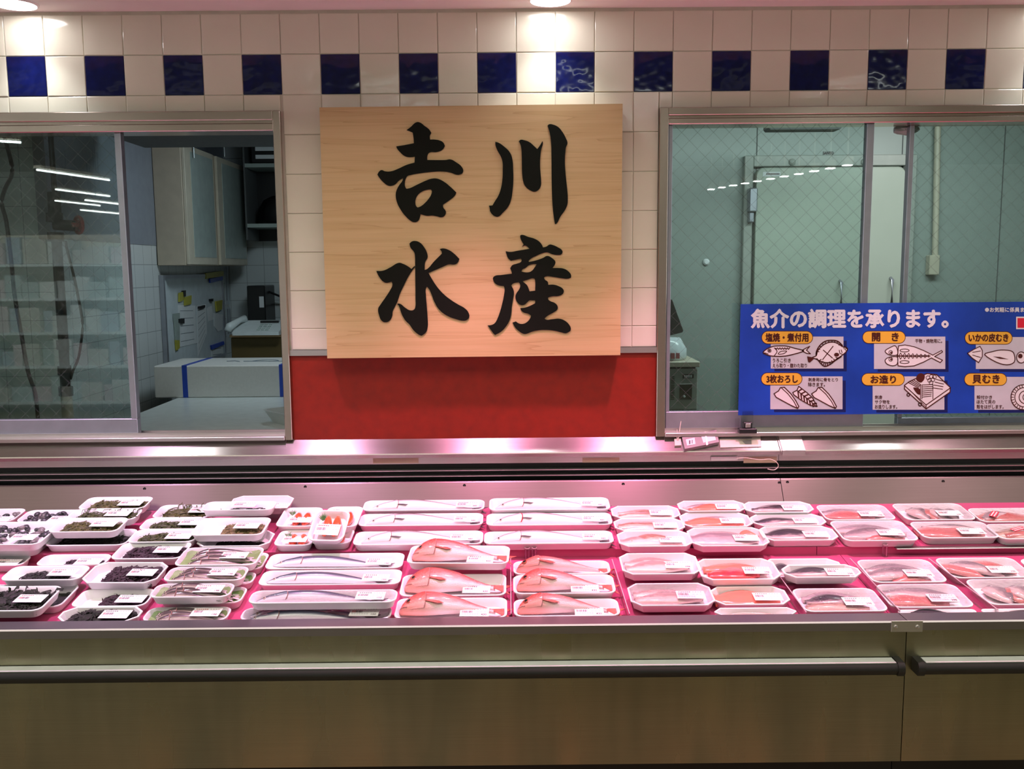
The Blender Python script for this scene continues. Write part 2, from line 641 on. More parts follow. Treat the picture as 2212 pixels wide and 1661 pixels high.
# outlines -> solid letters and drawings, all laid on a plane facing the shop
def outline_mesh(polys, to3d, depth, res=5):
    """polys: lists of (u, v); the first turns and sharp corners are kept, the rest is rounded"""
    cu = bpy.data.curves.new('outline', 'CURVE')
    cu.dimensions = '2D'
    cu.fill_mode = 'BOTH'
    cu.resolution_u = res
    for poly in polys:
        n = len(poly)
        sp = cu.splines.new('BEZIER')
        sp.use_cyclic_u = True
        sp.bezier_points.add(n - 1)
        for i, (u, v) in enumerate(poly):
            bp = sp.bezier_points[i]
            bp.co = (u, -v, 0)
            a = Vector((u - poly[i - 1][0], v - poly[i - 1][1]))
            b = Vector((poly[(i + 1) % n][0] - u, poly[(i + 1) % n][1] - v))
            sharp = a.length > 0 and b.length > 0 and a.angle(b) > math.radians(52)
            bp.handle_left_type = bp.handle_right_type = 'VECTOR' if sharp else 'AUTO'
    ob = bpy.data.objects.new('outline', cu)
    COL.objects.link(ob)
    dg = bpy.context.evaluated_depsgraph_get()
    me = bpy.data.meshes.new_from_object(ob.evaluated_get(dg))
    bpy.data.objects.remove(ob)
    bpy.data.curves.remove(cu)
    return solid_from_flat(me, to3d, depth)


def solid_from_flat(me, to3d, depth):
    vs = [(v.co.x, -v.co.y) for v in me.vertices]
    fs = [tuple(p.vertices) for p in me.polygons]
    bpy.data.meshes.remove(me)
    P = [to3d(u, v) for u, v in vs]
    mb = MB()
    mb.add(P, fs)
    if depth:
        edges = {}
        for f in fs:
            for i in range(len(f)):
                e = (f[i], f[(i + 1) % len(f)])
                k = tuple(sorted(e))
                edges[k] = None if k in edges else e
        vv, ff = [], []
        for e in edges.values():
            if e:
                n = len(vv)
                a, b = P[e[0]], P[e[1]]
                vv += [a, b, b + Vector((0, depth, 0)), a + Vector((0, depth, 0))]
                ff.append((n, n + 1, n + 2, n + 3))
        mb.add(vv, ff)
    return mb


def text_flat(body, bold=0.0):
    cu = bpy.data.curves.new('words', 'FONT')
    cu.body = body
    cu.offset = bold
    cu.resolution_u = 3
    ob = bpy.data.objects.new('words', cu)
    COL.objects.link(ob)
    dg = bpy.context.evaluated_depsgraph_get()
    me = bpy.data.meshes.new_from_object(ob.evaluated_get(dg))
    bpy.data.objects.remove(ob)
    bpy.data.curves.remove(cu)
    return me


def text_px(mb, body, box, Y, bold=0.0, mi=0, fat=0.0):
    """lettering fitted to a rectangle seen on the plane y = Y"""
    me = text_flat(body, bold)
    xs = [v.co.x for v in me.vertices]
    ys = [v.co.y for v in me.vertices]
    x0, x1, y0, y1 = min(xs), max(xs), min(ys), max(ys)
    P, UV = [], []
    for v in me.vertices:
        u = box[0] + (v.co.x - x0) / (x1 - x0) * (box[2] - box[0])
        w = box[3] - (v.co.y - y0) / (y1 - y0) * (box[3] - box[1])
        UV.append((u, w))
        P.append(PY(u, w, Y))
    for k, (du, dv) in enumerate(((0, 0), (-fat, 0), (fat, 0), (0, -fat), (0, fat)) if fat else ((0, 0),)):
        mb.add(P if not k else [PY(u + du, w + dv, Y - 0.00006 * k) for u, w in UV], [tuple(p.vertices) for p in me.polygons], mi)
    bpy.data.meshes.remove(me)


def line_px(mb, pts, w, Y, closed=False, mi=0):
    """a drawn pen line of width w pixels on the plane y = Y"""
    n = len(pts)
    segs = range(n if closed else n - 1)
    for i in segs:
        a, b = Vector(pts[i]), Vector(pts[(i + 1) % n])
        d = b - a
        if d.length < 1e-6:
            continue
        d.normalize()
        q = Vector((-d.y, d.x)) * w / 2
        e = d * w * 0.35
        c = [a - e + q, a - e - q, b + e - q, b + e + q]
        mb.quad([PY(p.x, p.y, Y) for p in c][::-1], mi)


def fill_px(mb, pts, Y, mi=0):
    mb.quad([PY(x, y, Y) for x, y in pts], mi)


def smooth_px(pts, k=4, closed=True):
    """Catmull-Rom through the points"""
    out = []
    n = len(pts)
    for i in range(n if closed else n - 1):
        g = lambda j: Vector(pts[j % n]) if closed else Vector(pts[max(0, min(n - 1, j))])
        p0, p1, p2, p3 = g(i - 1), g(i), g(i + 1), g(i + 2)
        for s in range(k):
            t = s / k
            out.append(tuple(0.5 * (2 * p1 + (p2 - p0) * t + (2 * p0 - 5 * p1 + 4 * p2 - p3) * t * t + (3 * p1 - p0 - 3 * p2 + p3) * t ** 3)))
    if not closed:
        out.append(tuple(pts[-1]))
    return out


# ------------------------------------------------------------------ the setting
T = 0.15
GX, GZ = -1.9106, 2.47          # a grout crossing: left top corner of the first blue tile
XL, XR = -2.75, 2.75

wj = -0.022                     # front of the window frames
W1 = dict(out=PY(617.5, 590, wj).x, inn=PY(601.5, 590, wj).x, top=PY(300, 241, wj).z, head=PY(300, 284, wj).z)
W2 = dict(out=PY(1421.5, 590, wj).x, inn=PY(1440.5, 590, wj).x, top=PY(1800, 229, wj).z, head=PY(1800, 265, wj).z)
SILL_Z = PY(1106, 938, 0).z
TILE_END = PY(650, 756, 0).z


def tile_wall():
    mb = MB()
    rnd = random.Random(3)
    e = 0.0022

    def one(x0, x1, z0, z1, mi):
        x0 += 0.0013
        x1 -= 0.0013
        z0 += 0.0013
        z1 -= 0.0013
        if x1 - x0 < 0.012 or z1 - z0 < 0.012:
            return
        ta, tb = rnd.gauss(0, 0.0006), rnd.gauss(0, 0.0006)
        c = [(x0, z0), (x1, z0), (x1, z1), (x0, z1)]
        inn = [(x0 + e, z0 + e), (x1 - e, z0 + e), (x1 - e, z1 - e), (x0 + e, z1 - e)]
        y = lambda i: -0.004 + (ta if i in (0, 1) else -ta) + (tb if i in (0, 3) else -tb)
        vs = [(p[0], 0.0, p[1]) for p in c] + [(p[0], y(i) + 0.0012, p[1]) for i, p in enumerate(c)] + [(p[0], y(i), p[1]) for i, p in enumerate(inn)]
        fs = [(8, 9, 10, 11)]
        for i in range(4):
            j = (i + 1) % 4
            fs += [(i, j, j + 4, i + 4), (i + 4, j + 4, j + 8, i + 8)]
        mb.add(vs, fs, mi)
    for k in range(-6, 32):
        for r in range(-2, 9):
            x0, x1 = GX + k * T, GX + (k + 1) * T
            z1, z0 = GZ - r * T, GZ - (r + 1) * T
            z1 = min(z1, CEIL_Z)
            z0 = max(z0, TILE_END)
            blue = r == 0 and k % 2 == 0
            for lo, hi in ((x0, x1),):
                # cut round the windows
                if z0 < W1['top'] and hi > XL and lo < W1['out']:
                    if z1 > W1['top']:
                        one(lo, min(hi, W1['out']), W1['top'], z1, blue)
                    if hi > W1['out']:
                        one(W1['out'], hi, z0, z1 if z1 <= W1['top'] else z1, blue)
                elif z0 < W2['top'] and hi > W2['out']:
                    if z1 > W2['top']:
                        one(max(lo, W2['out']), hi, W2['top'], z1, blue)
                    if lo < W2['out']:
                        one(lo, W2['out'], z0, z1, blue)
                else:
                    one(lo, hi, z0, z1, blue)
    # grout bed and the masonry behind it
    g = 2
    mb.box((XL, 0.0, max(W1['top'], W2['top']) - 0.0), (XR, 0.13, CEIL_Z), g)
    mb.box((XL, 0.0, W1['top']), (W1['out'], 0.13, max(W1['top'], W2['top'])), g)
    mb.box((W1['out'], 0.0, TILE_END), (W2['out'], 0.13, max(W1['top'], W2['top'])), g)
    return struct(mb.build('wall_front', [M['tile'], M['blue_tile'], M['grout']]))


tile_wall()
TRIM_B = PY(650, 768, 0).z
tr = MB().box((W1['out'], -0.010, TRIM_B), (W2['out'], 0.10, TILE_END)).build('trim_1', M['steel_flat'])
struct(tr)
rp_ = MB().box((W1['out'], -0.002, SILL_Z - 0.04), (W2['out'], 0.13, TRIM_B)).build('wall_lower', M['red'])
struct(rp_)
# ceiling, floor and the sales floor behind the camera
struct(bx('ceiling', (-3.6, -0.85, CEIL_Z), (3.6, 0.2, CEIL_Z + 0.06), M['ceiling']))
struct(bx('ceiling_store', (-15.0, -13.0, 3.42), (15.0, -0.85, 3.48), M['store']))
struct(bx('trim_2', (-15.0, -0.89, CEIL_Z), (15.0, -0.85, 3.42), M['ceiling']))
struct(bx('floor', (-15.0, -13.0, -0.06), (15.0, 4.0, 0.0), M['floor']))
struct(bx('wall_back', (-15.0, -13.1, 0.0), (15.0, -13.0, 3.45), M['store']))


def window(n, side):
    w = W1 if n == 1 else W2
    root = bpy.data.objects.new('window_%d' % n, None)
    COL.objects.link(root)
    struct(root)
    S = M['steel_frame']
    xo, xi = w['out'], w['inn']
    far = XL if n == 1 else XR
    zt, zh = w['top'], w['head']
    bot = SILL_Z - 0.012
    # jamb
    j = MB().box((xo, wj, bot), (xi, 0.10, zt), 0, 0.002)
    j.build('jamb', S, root)
    h = MB()
    a, b = min(xi, far), max(xi, far)
    dz = zt - zh
    h.box((a, wj, zt - dz * 0.46), (b, 0.10, zt), 0, 0.002)
    h.box((a, wj + 0.016, zt - dz * 0.62), (b, 0.10, zt - dz * 0.46))
    h.box((a, wj + 0.004, zh), (b, 0.10, zt - dz * 0.62), 0, 0.003)
    h.build('head', S, root)
    s = MB()
    s.box((a, -0.03, SILL_Z - 0.012), (b, 0.13, SILL_Z + 0.004), 0, 0.002)
    s.box((a, 0.005, SILL_Z + 0.004), (b, 0.012, SILL_Z + 0.018))
    s.box((a, 0.06, SILL_Z + 0.004), (b, 0.067, SILL_Z + 0.018))
    s.build('sill', M['steel_flat'], root)

    def sash(px_l, px_r, y0, y1, rail_top, stile_l, stile_r, top_rail=0.0):
        z0 = SILL_Z + 0.006
        A = M['alu']
        f = MB()
        f.box((px_l, y0, z0), (px_r, y1, rail_top), 0, 0.002)
        if stile_l:
            f.box((px_l, y0, rail_top), (px_l + stile_l, y1, zh), 0, 0.0015)
        if stile_r:
            f.box((px_r - stile_r, y0, rail_top), (px_r, y1, zh), 0, 0.0015)
        o = f.build('sash', A, root)
        ym = (y0 + y1) / 2
        MB().box((px_l + 0.004, ym - 0.003, rail_top - 0.004), (px_r - 0.004, ym + 0.003, zh)).build('pane', M['wired_glass'], o)
    if n == 1:
        xr = PY(299, 920, 0.02).x
        sash(far, xr, 0.012, 0.048, PY(150, 905, 0.02).z, 0.03, 0.024)
    else:
        sash(PY(1437, 890, 0.02).x, PY(1872, 650, 0.02).x, 0.008, 0.042, PY(1500, 888, 0.02).z, 0.014, 0.028)
        sash(PY(1937, 905, 0.07).x, far, 0.062, 0.095, PY(1900, 902, 0.07).z, 0.018, 0.03)
    return root


window(1, -1)
window(2, 1)


# ------------------------------------------------------------------ the wooden sign
YS = -0.075
tl, tr_, br, bl = PY(690, 232, YS), PY(1345, 224, YS), PY(1340, 767, YS), PY(707, 774, YS)
sign = thing('wooden_sign', 'large pale wooden signboard with four black brush characters above the red panel', 'sign',
             ((tl.x + tr_.x) / 2, -0.004, bl.z))
mb = MB()
sd = 0.062
fr = [bl, br, tr_, tl]
mb.add([p - sign.location for p in fr] + [p + Vector((0, sd, 0)) - sign.location for p in fr],
       [(0, 1, 2, 3)], 0)
mb.add([p - sign.location for p in fr] + [p + Vector((0, sd, 0)) - sign.location for p in fr],
       [(1, 0, 4, 5), (2, 1, 5, 6), (3, 2, 6, 7), (0, 3, 7, 4), (7, 6, 5, 4)], 1)
mb.build('board', [M['wood'], M['wood_edge']], sign)
bx('mounting_batten', Vector((-0.30, -0.012, 0.1)), Vector((0.30, 0.004, 0.62)), M['wood_edge'], sign)
K = {
 (800, 250): [[(540,215),(600,170),(690,97),(740,100),(810,150),(880,205),(912,255),(890,300),(893,355),(960,355),(1040,370),(1090,400),(1115,450),(1080,505),(1000,540),(880,552),(855,590),(850,660),(1000,662),(1130,660),(1200,652),(1290,700),(1360,755),(1390,820),(1375,865),(1310,882),(1200,850),(1080,832),(900,840),(720,862),(600,885),(555,900),(525,950),(515,1010),(520,1060),(540,1092),(590,1082),(700,1030),(830,970),(920,940),(1000,940),(1100,985),(1200,1065),(1285,1145),(1270,1185),(1180,1265),(1085,1330),(1090,1370),(1125,1420),(1130,1450),(1105,1500),(1060,1518),(1000,1505),(930,1492),(840,1495),(750,1470),(740,1520),(710,1575),(650,1590),(610,1575),(520,1495),(450,1400),(400,1300),(380,1190),(390,1120),(430,1040),(480,970),(490,930),(430,965),(370,1025),(320,1045),(270,1045),(190,990),(130,920),(105,880),(130,835),(165,812),(220,830),(310,830),(420,790),(540,735),(660,700),(665,610),(580,618),(510,600),(440,540),(400,490),(387,458),(500,440),(650,410),(645,330),(632,250),(600,235)],
  [(900,1100),(918,1120),(908,1180),(880,1230),(820,1300),(760,1350),(710,1372),(685,1350),(672,1300),(680,1240),(710,1185),(760,1140),(830,1110)]],
 (1040, 250): [[(207,390),(250,400),(340,460),(430,555),(465,660),(475,800),(478,950),(468,1100),(440,1270),(400,1360),(320,1450),(260,1505),(220,1510),(130,1430),(125,1390),(113,1345),(165,1340),(200,1280),(250,1200),(290,1090),(312,960),(318,800),(315,690),(290,610),(240,520),(210,440)],
  [(560,380),(585,360),(640,365),(720,395),(790,455),(835,497),(870,450),(912,380),(920,410),(895,500),(882,600),(878,750),(885,870),(893,970),(888,1050),(850,1110),(795,1135),(740,1120),(650,1045),(625,980),(610,880),(605,750),(603,600),(595,480),(580,420)],
  [(990,145),(1010,128),(1080,135),(1150,170),(1210,240),(1260,330),(1287,410),(1265,470),(1255,550),(1248,680),(1255,820),(1270,980),(1285,1120),(1292,1250),(1285,1330),(1250,1410),(1180,1510),(1120,1615),(1100,1618),(1085,1530),(1065,1350),(1055,1150),(1050,900),(1047,600),(1040,380),(1020,250)]],
 (800, 500): [[(90,590),(190,585),(300,535),(430,468),(480,480),(560,520),(615,560),(660,515),(666,530),(615,600),(560,690),(500,810),(440,940),(400,1060),(370,1120),(335,1190),(325,1270),(280,1340),(220,1358),(175,1340),(130,1250),(118,1150),(150,1095),(230,980),(300,870),(330,800),(320,750),(240,768),(200,755),(130,675)],
  [(585,180),(620,150),(680,142),(740,165),(800,230),(850,330),(855,390),(820,460),(812,575),(850,560),(950,450),(1070,330),(1065,300),(1038,262),(1090,252),(1170,275),(1240,320),(1332,410),(1310,460),(1270,490),(1170,492),(1080,530),(870,620),(920,710),(1000,830),(1100,940),(1200,1020),(1310,1090),(1420,1155),(1470,1220),(1478,1280),(1440,1325),(1390,1335),(1280,1310),(1150,1260),(1040,1180),(960,1060),(910,930),(870,850),(845,825),(830,850),(830,950),(842,1100),(855,1280),(855,1440),(830,1510),(765,1560),(720,1540),(640,1470),(580,1385),(540,1350),(480,1260),(450,1180),(430,1120),(402,1080),(440,1080),(520,1140),(600,1180),(655,1165),(672,1130),(675,1000),(672,700),(670,500),(668,380),(655,310),(600,240)]],
 (1040, 500): [[(580,60),(600,50),(700,80),(800,110),(870,155),(910,210),(920,238),(970,225),(1020,195),(1060,200),(1150,240),(1205,280),(1212,315),(1190,345),(1150,352),(1060,340),(985,312),(900,330),(820,365),(740,405),(705,438),(710,455),(820,430),(920,395),(985,365),(1060,400),(1105,450),(1100,490),(1065,545),(1150,545),(1230,555),(1300,595),(1340,650),(1340,690),(1300,705),(1200,700),(1080,680),(960,672),(935,690),(950,720),(990,750),(1000,797),(1080,795),(1150,815),(1220,860),(1232,900),(1210,940),(1150,965),(1060,970),(1000,985),(998,1010),(1030,1040),(1100,1070),(1140,1120),(1135,1165),(1080,1210),(990,1260),(945,1300),(960,1315),(1060,1312),(1170,1305),(1250,1335),(1310,1390),(1337,1450),(1330,1490),(1260,1522),(1200,1510),(1080,1482),(960,1472),(850,1478),(750,1500),(680,1528),(630,1530),(560,1490),(500,1430),(465,1362),(515,1345),(560,1375),(620,1382),(680,1355),(730,1295),(742,1260),(700,1230),(630,1210),(595,1180),(582,1145),(640,1140),(720,1115),(800,1075),(805,1045),(800,1028),(760,1030),(720,1030),(690,1055),(640,1095),(580,1095),(530,1050),(508,985),(520,930),(560,870),(580,820),(575,785),(555,758),(470,780),(445,810),(470,850),(485,900),(475,1000),(455,1120),(445,1240),(420,1330),(360,1430),(290,1500),(205,1547),(190,1535),(140,1470),(92,1405),(150,1398),(200,1370),(240,1300),(280,1190),(310,1080),(335,960),(345,850),(335,815),(270,808),(210,780),(178,730),(175,690),(200,665),(300,650),(455,630),(450,600),(430,550),(460,505),(530,480),(590,455),(600,430),(590,405),(520,420),(440,437),(400,400),(375,340),(362,295),(430,305),(550,285),(720,258),(660,212),(605,225),(632,195),(600,140),(580,90)],
  [(600,600),(610,570),(660,545),(710,505),(780,488),(825,488),(800,530),(750,590),(700,610)],
  [(615,742),(680,725),(760,700),(795,705),(803,740),(803,885),(720,895),(705,850),(680,800),(640,765)]],
}
for (x0, y0), polys in K.items():
    conv = lambda u, v: PY(x0 + u * 1000 / 6.923, y0 + v * 1000 / 6.923, YS - 0.004) - sign.location
    # outlines are scaled down so that the curve fill works on small numbers
    pp = [[(a / 1000, b / 1000) for a, b in q] for q in polys]
    outline_mesh(pp, conv, 0.004).build('brush_character', M['ink'], sign)

# ------------------------------------------------------------------ blue notice in front of the right window
YP = -0.046
M['poster_blue'] = plain('poster_blue', (0.012, 0.055, 0.42), 0.22, vary=0.22, vscale=5, coat=0.5)
M['poster_white'] = plain('poster_white', (0.74, 0.72, 0.78), 0.35, vary=0.02)
M['poster_pale'] = plain('poster_pale', (0.58, 0.56, 0.62), 0.3, vary=0.04)
M['poster_pink'] = plain('poster_pink_white', (0.80, 0.74, 0.77), 0.35, vary=0.02)
M['poster_yellow'] = plain('poster_yellow', (0.82, 0.44, 0.05), 0.3, vary=0.03)
M['poster_navy'] = plain('poster_drop_shadow_print', (0.006, 0.010, 0.11), 0.35)
M['poster_brown'] = plain('poster_dark_brown', (0.07, 0.008, 0.006), 0.4)
M['poster_red'] = plain('poster_red', (0.70, 0.02, 0.05), 0.3)
a, b = PY(1600, 657, YP), PY(1598, 897, YP)
xr_ = PY(2330, 777, YP).x
notice = thing('notice_board', 'blue laminated notice with white headline and fish drawings across the right window', 'notice',
               ((a.x + xr_) / 2, YP, b.z))
L = notice.location
MB().box((a.x, YP, b.z), (xr_, YP + 0.004, a.z)).build('backing_sheet', M['poster_blue'], notice)
notice.children[0].data.transform(Matrix.Translation(-L))


def npart(name, mb, mats):
    o = mb.build(name, mats, notice)
    o.data.transform(Matrix.Translation(-L))
    return o


m1 = MB()
text_px(m1, '魚介の調理を承ります。', (1623, 668, 2048, 708), YP - 0.0014, bold=0.006, fat=1.5)
npart('headline', m1, M['poster_white'])
m1 = MB()
text_px(m1, '●お気軽に係員ま', (2128, 664, 2212, 674), YP - 0.0014, fat=0.35)
npart('side_line', m1, M['poster_white'])
m1 = MB()
fill_px(m1, [(2195, 711), (2262, 711), (2262, 684), (2195, 684)], YP - 0.0008, 0)
fill_px(m1, [(2198, 708), (2259, 708), (2259, 687), (2198, 687)], YP - 0.0012, 1)
npart('red_box', m1, [M['poster_pink'], M['poster_red']])
cards = [(1665, 727, 1822, 796, 1646, 716, 1755, 742, '塩焼・煮付用', (1654, 720, 1746, 738)),
         (1888, 727, 2042, 797, 1864, 716, 1955, 741, '開　き', (1884, 719, 1941, 737)),
         (2108, 728, 2262, 797, 2085, 717, 2186, 743, 'いかの皮むき', (2093, 721, 2178, 738)),
         (1664, 813, 1820, 884, 1645, 806, 1732, 831, '3枚おろし', (1656, 810, 1723, 827)),
         (1885, 813, 2040, 885, 1862, 807, 1953, 832, 'お造り', (1881, 811, 1935, 828)),
         (2105, 814, 2260, 885, 2084, 807, 2174, 832, '貝むき', (2101, 810, 2159, 828))]
for x0, y0, x1, y1, bx0, by0, bx1, by1, word, wb in cards:
    m1 = MB()
    fill_px(m1, [(x0 + 8, y1 + 6), (x1 + 7, y1 + 6), (x1 + 7, y0 + 9), (x0 + 8, y0 + 9)], YP - 0.0004, 1)
    fill_px(m1, [(x0, y1), (x1, y1), (x1, y0), (x0, y0)], YP - 0.0008, 0)
    npart('picture_card', m1, [M['poster_pale'], M['poster_navy']])
    m1 = MB()
    for g, yy, mi in ((1.3, YP - 0.0011, 1), (0, YP - 0.0014, 0)):
        r = (by1 - by0) / 2
        cy = (by0 + by1) / 2
        pts = [(bx0 + r + (r + g) * math.cos(t), cy + (r + g) * math.sin(t)) for t in [PI / 2 + PI * i / 12 for i in range(13)]]
        pts += [(bx1 - r + (r + g) * math.cos(t), cy + (r + g) * math.sin(t)) for t in [-PI / 2 + PI * i / 12 for i in range(13)]]
        fill_px(m1, pts[::-1], yy, mi)
    text_px(m1, word, wb, YP - 0.0018, mi=1, fat=0.75)
    npart('badge', m1, [M['poster_yellow'], M['poster_brown']])
for word, wb in (('うろこ引き', (1669, 774, 1708, 783)), ('えら取り・腹わた取り', (1669, 785, 1743, 794)), ('干物・焼物用に。', (1977, 732, 2035, 741)),
                 ('刺身用に骨をとり', (1746, 816, 1810, 824)), ('除きます。', (1746, 826, 1782, 835)), ('刺身', (1890, 854, 1906, 862)),
                 ('サク物を', (1890, 864, 1922, 872)), ('お造りします。', (1890, 874, 1938, 883)), ('殻付かき', (2110, 854, 2143, 862)),
                 ('ほたて貝の', (2110, 864, 2150, 872)), ('殻をはがします。', (2110, 874, 2168, 883))):
    m1 = MB()
    text_px(m1, word, wb, YP - 0.0014, fat=0.15)
    npart('small_print', m1, M['poster_brown'])


def z_(x0, y0, s, pts):
    return [(x0 + x / s, y0 + y / s) for x, y in pts]


YD, YF = YP - 0.0018, YP - 0.0014
drawings = []


def drawing(fills, lines, darks=()):
    m = MB()
    for f in fills:
        fill_px(m, f[::-1], YF, 0)
    for q in darks:
        fill_px(m, q[::-1], YD - 0.0002, 1)
    for pts, w, cl in lines:
        line_px(m, pts, w, YD, cl, 1)
    npart('drawing', m, [M['poster_pink'], M['poster_brown']])


def circ(x, y, r, n=14, ry=None):
    return [(x + r * math.cos(2 * PI * i / n), y + (ry or r) * math.sin(2 * PI * i / n)) for i in range(n)]


# round fish with forked tail
Z1 = (1590, 640, 7.135)
bd = smooth_px(z_(*Z1, [(420,860),(470,815),(560,775),(650,765),(780,768),(900,800),(1020,830),(1030,850),(900,890),(760,920),(620,925),(520,915),(440,885)]))
tail = z_(*Z1, [(1020,832),(1075,800),(1135,772),(1085,830),(1145,885),(1090,880),(1030,850)])
zig = z_(*Z1, [(610,800 + (i % 2) * 22) if i == 0 else (600 + i * 19, 795 + (i % 2) * 22) for i in range(13)])
drawing([bd, tail], [(bd, 2.2, True), (tail, 2, True), (zig, 2, False),
        (smooth_px(z_(*Z1, [(590,795),(632,850),(590,915)]), 4, False), 1.8, False),
        (smooth_px(z_(*Z1, [(650,890),(690,850),(780,845),(730,885)]), 3), 1.6, True),
        (z_(*Z1, [(440,870),(495,890)]), 1.6, False), (circ(*z_(*Z1, [(515,838)])[0], 3.6), 1.4, True)],
        [circ(*z_(*Z1, [(515,838)])[0], 2.3)])
# flat fish with a cross cut
fl = smooth_px(z_(*Z1, [(1175,945),(1235,915),(1255,850),(1300,790),(1380,730),(1480,705),(1570,730),(1640,775),(1715,800),(1700,850),(1640,905),(1560,960),(1480,1010),(1390,1022),(1300,1000),(1230,965)]))
fin1 = smooth_px(z_(*Z1, [(1235,915),(1240,850),(1285,765),(1370,695),(1480,678),(1570,695),(1640,760)]), 4, False)
fin2 = smooth_px(z_(*Z1, [(1245,960),(1310,1040),(1370,1080),(1450,1050),(1530,990),(1620,930)]), 4, False)
spk = []
for i in range(4, len(fin1) - 2, 2):
    c = Vector(z_(*Z1, [(1460, 870)])[0])
    p = Vector(fin1[i])
    spk.append(([tuple(p), tuple(p + (c - p) * 0.17)], 2.0, False))
for i in range(2, len(fin2) - 2, 2):
    c = Vector(z_(*Z1, [(1420, 900)])[0])
    p = Vector(fin2[i])
    spk.append(([tuple(p), tuple(p + (c - p) * 0.26)], 2.0, False))
drawing([fl], [(fl, 2.2, True), (fin1, 2.6, False), (fin2, 2.4, False),
        (z_(*Z1, [(1345,830),(1485,950)]), 2, False), (z_(*Z1, [(1495,770),(1335,975)]), 2, False),
        (z_(*Z1, [(1590,830),(1600,880),(1640,895)]), 1.6, False), (z_(*Z1, [(1620,825),(1635,870)]), 1.6, False),
        (circ(*z_(*Z1, [(1680,795)])[0], 2.6), 1.3, True), (circ(*z_(*Z1, [(1700,820)])[0], 2.2), 1.3, True)] + spk,
        [circ(*z_(*Z1, [(1550,900)])[0], 5.6, 14, 4.2), z_(*Z1, [(1095,925),(1185,940),(1200,965),(1140,1020),(1112,1015)])])
# opened fish
up = [(1941,747),(1955,745),(1975,749),(1995,757),(2015,767),(2034,757),(2036,760),(2019,770),(2036,778),(2031,783),(2012,773),(1995,782),(1975,790),(1955,792),(1940,790),(1939,769)]
h1 = smooth_px([(1912,758),(1924,750),(1934,747),(1939,757),(1937,767),(1920,766)], 3)
h2 = smooth_px([(1938,771),(1920,772),(1912,778),(1916,786),(1928,790),(1938,786)], 3)
drawing([up, h1, h2], [(up, 1.8, True), (h1, 1.7, True), (h2, 1.7, True), ([(1938,769),(2009,769)], 2.4, False),
        ([(1941 + i * 4.4, 769 + (7 if i % 2 else -1) * (1 - i / 26)) for i in range(16)], 1.5, False),
        ([(1941 + i * 4.4, 769 - (7 if i % 2 else -1) * (1 - i / 26)) for i in range(16)], 1.5, False),
        (circ(1954, 757, 10, 14, 3.2), 1.5, True), (circ(1954, 782, 10, 14, 3.2), 1.5, True),
        (circ(1924, 761, 4), 1.3, True), (circ(1924, 776, 4), 1.3, True)], [circ(1925, 761.5, 2.2), circ(1925, 776, 2.2)])
# squid
fn = [(2090,763),(2103,755),(2117,748),(2122,757),(2122,770),(2114,783),(2100,773)]
sq = smooth_px([(2127,766),(2142,760),(2162,756),(2184,758),(2191,766),(2191,782),(2175,788),(2152,782)], 3)
ey = circ(2206, 772, 10, 16, 12)
drawing([fn, sq, ey], [(fn, 1.8, True), (sq, 2, True), (ey, 1.8, True), ([(2101,761),(2118,758)], 1.5, False), ([(2101,767),(2118,772)], 1.5, False)],
        [[(2145,770),(2160,771),(2179,776),(2160,775)], circ(2204, 769, 5)])
# three fillets
Z2 = (1590, 770, 7.135)
fils = []
for dx in (0, 580):
    f = z_(*Z2, [(585 + dx,575),(655 + dx,530),(685 + dx,480),(745 + dx,475),(850 + dx,580),(920 + dx,680),(967 + dx,770),(950 + dx,800),(850 + dx,755),(620 + dx,630)])
    drawing([f], [(f, 2.2, True), (z_(*Z2, [(700 + dx,485),(800 + dx,575),(890 + dx,690),(945 + dx,795)]), 1.8, False)])
bone = z_(*Z2, [(875,555),(940,520),(965,460),(1090,555),(1180,640),(1250,770),(1150,755),(1000,670),(890,590)])
hb = [(z_(*Z2, [(940,525),(1060,620),(1160,700),(1235,770)]), 2, False)]
for i in range(6):
    x, y = 955 + i * 45, 540 + i * 38
    hb.append((z_(*Z2, [(x, y), (x + 60, y - 38 + i * 6)]), 3, False))
    hb.append((z_(*Z2, [(x, y), (x + 10, y + 88 - i * 9)]), 3, False))
drawing([bone], [(bone, 2.2, True)] + hb)
# sliced fish on a wooden board
Z4 = (1850, 770, 6.11)
brd = z_(*Z4, [(635,380),(700,330),(930,225),(1060,240),(1240,410),(1235,470),(920,690),(635,430)])
ln = [(brd, 2.2, True), (z_(*Z4, [(635,385),(920,640),(1240,415)]), 2, False), (z_(*Z4, [(920,640),(920,690)]), 1.8, False),
      (z_(*Z4, [(690,430),(915,665)]), 1.2, False), (circ(*z_(*Z4, [(685,505)])[0], 3), 2, True), (circ(*z_(*Z4, [(840,632)])[0], 3.4), 2, True)]
for i in range(7):
    ln.append((z_(*Z4, [(865, 375 + i * 27), (1010 - i * 4, 370 + i * 25)]), 1.6, False))
for i in range(4):
    ln.append((z_(*Z4, [(1050 - i * 14, 300 + i * 38), (1160 - i * 8, 330 + i * 34)]), 1.6, False))
    ln.append((z_(*Z4, [(690 + i * 22, 345 - i * 12), (820 + i * 10, 415 - i * 14)]), 1.8, False))
for (x, y) in ((945,280),(990,265),(965,315),(1010,305),(985,345),(1030,270)):
    ln.append((circ(*z_(*Z4, [(x, y)])[0], 4.2, 10), 1.3, True))
for x in (865, 1010, 845):
    ln.append((z_(*Z4, [(x, 375), (x, 560)]), 1.6, False))
blob = smooth_px(z_(*Z4, [(800,250),(850,220),(900,245),(895,300),(850,345),(790,310)]), 3)
dk2 = smooth_px(z_(*Z4, [(750,410),(840,430),(845,500),(800,490)]), 3)
drawing([brd], ln, [blob, dk2])
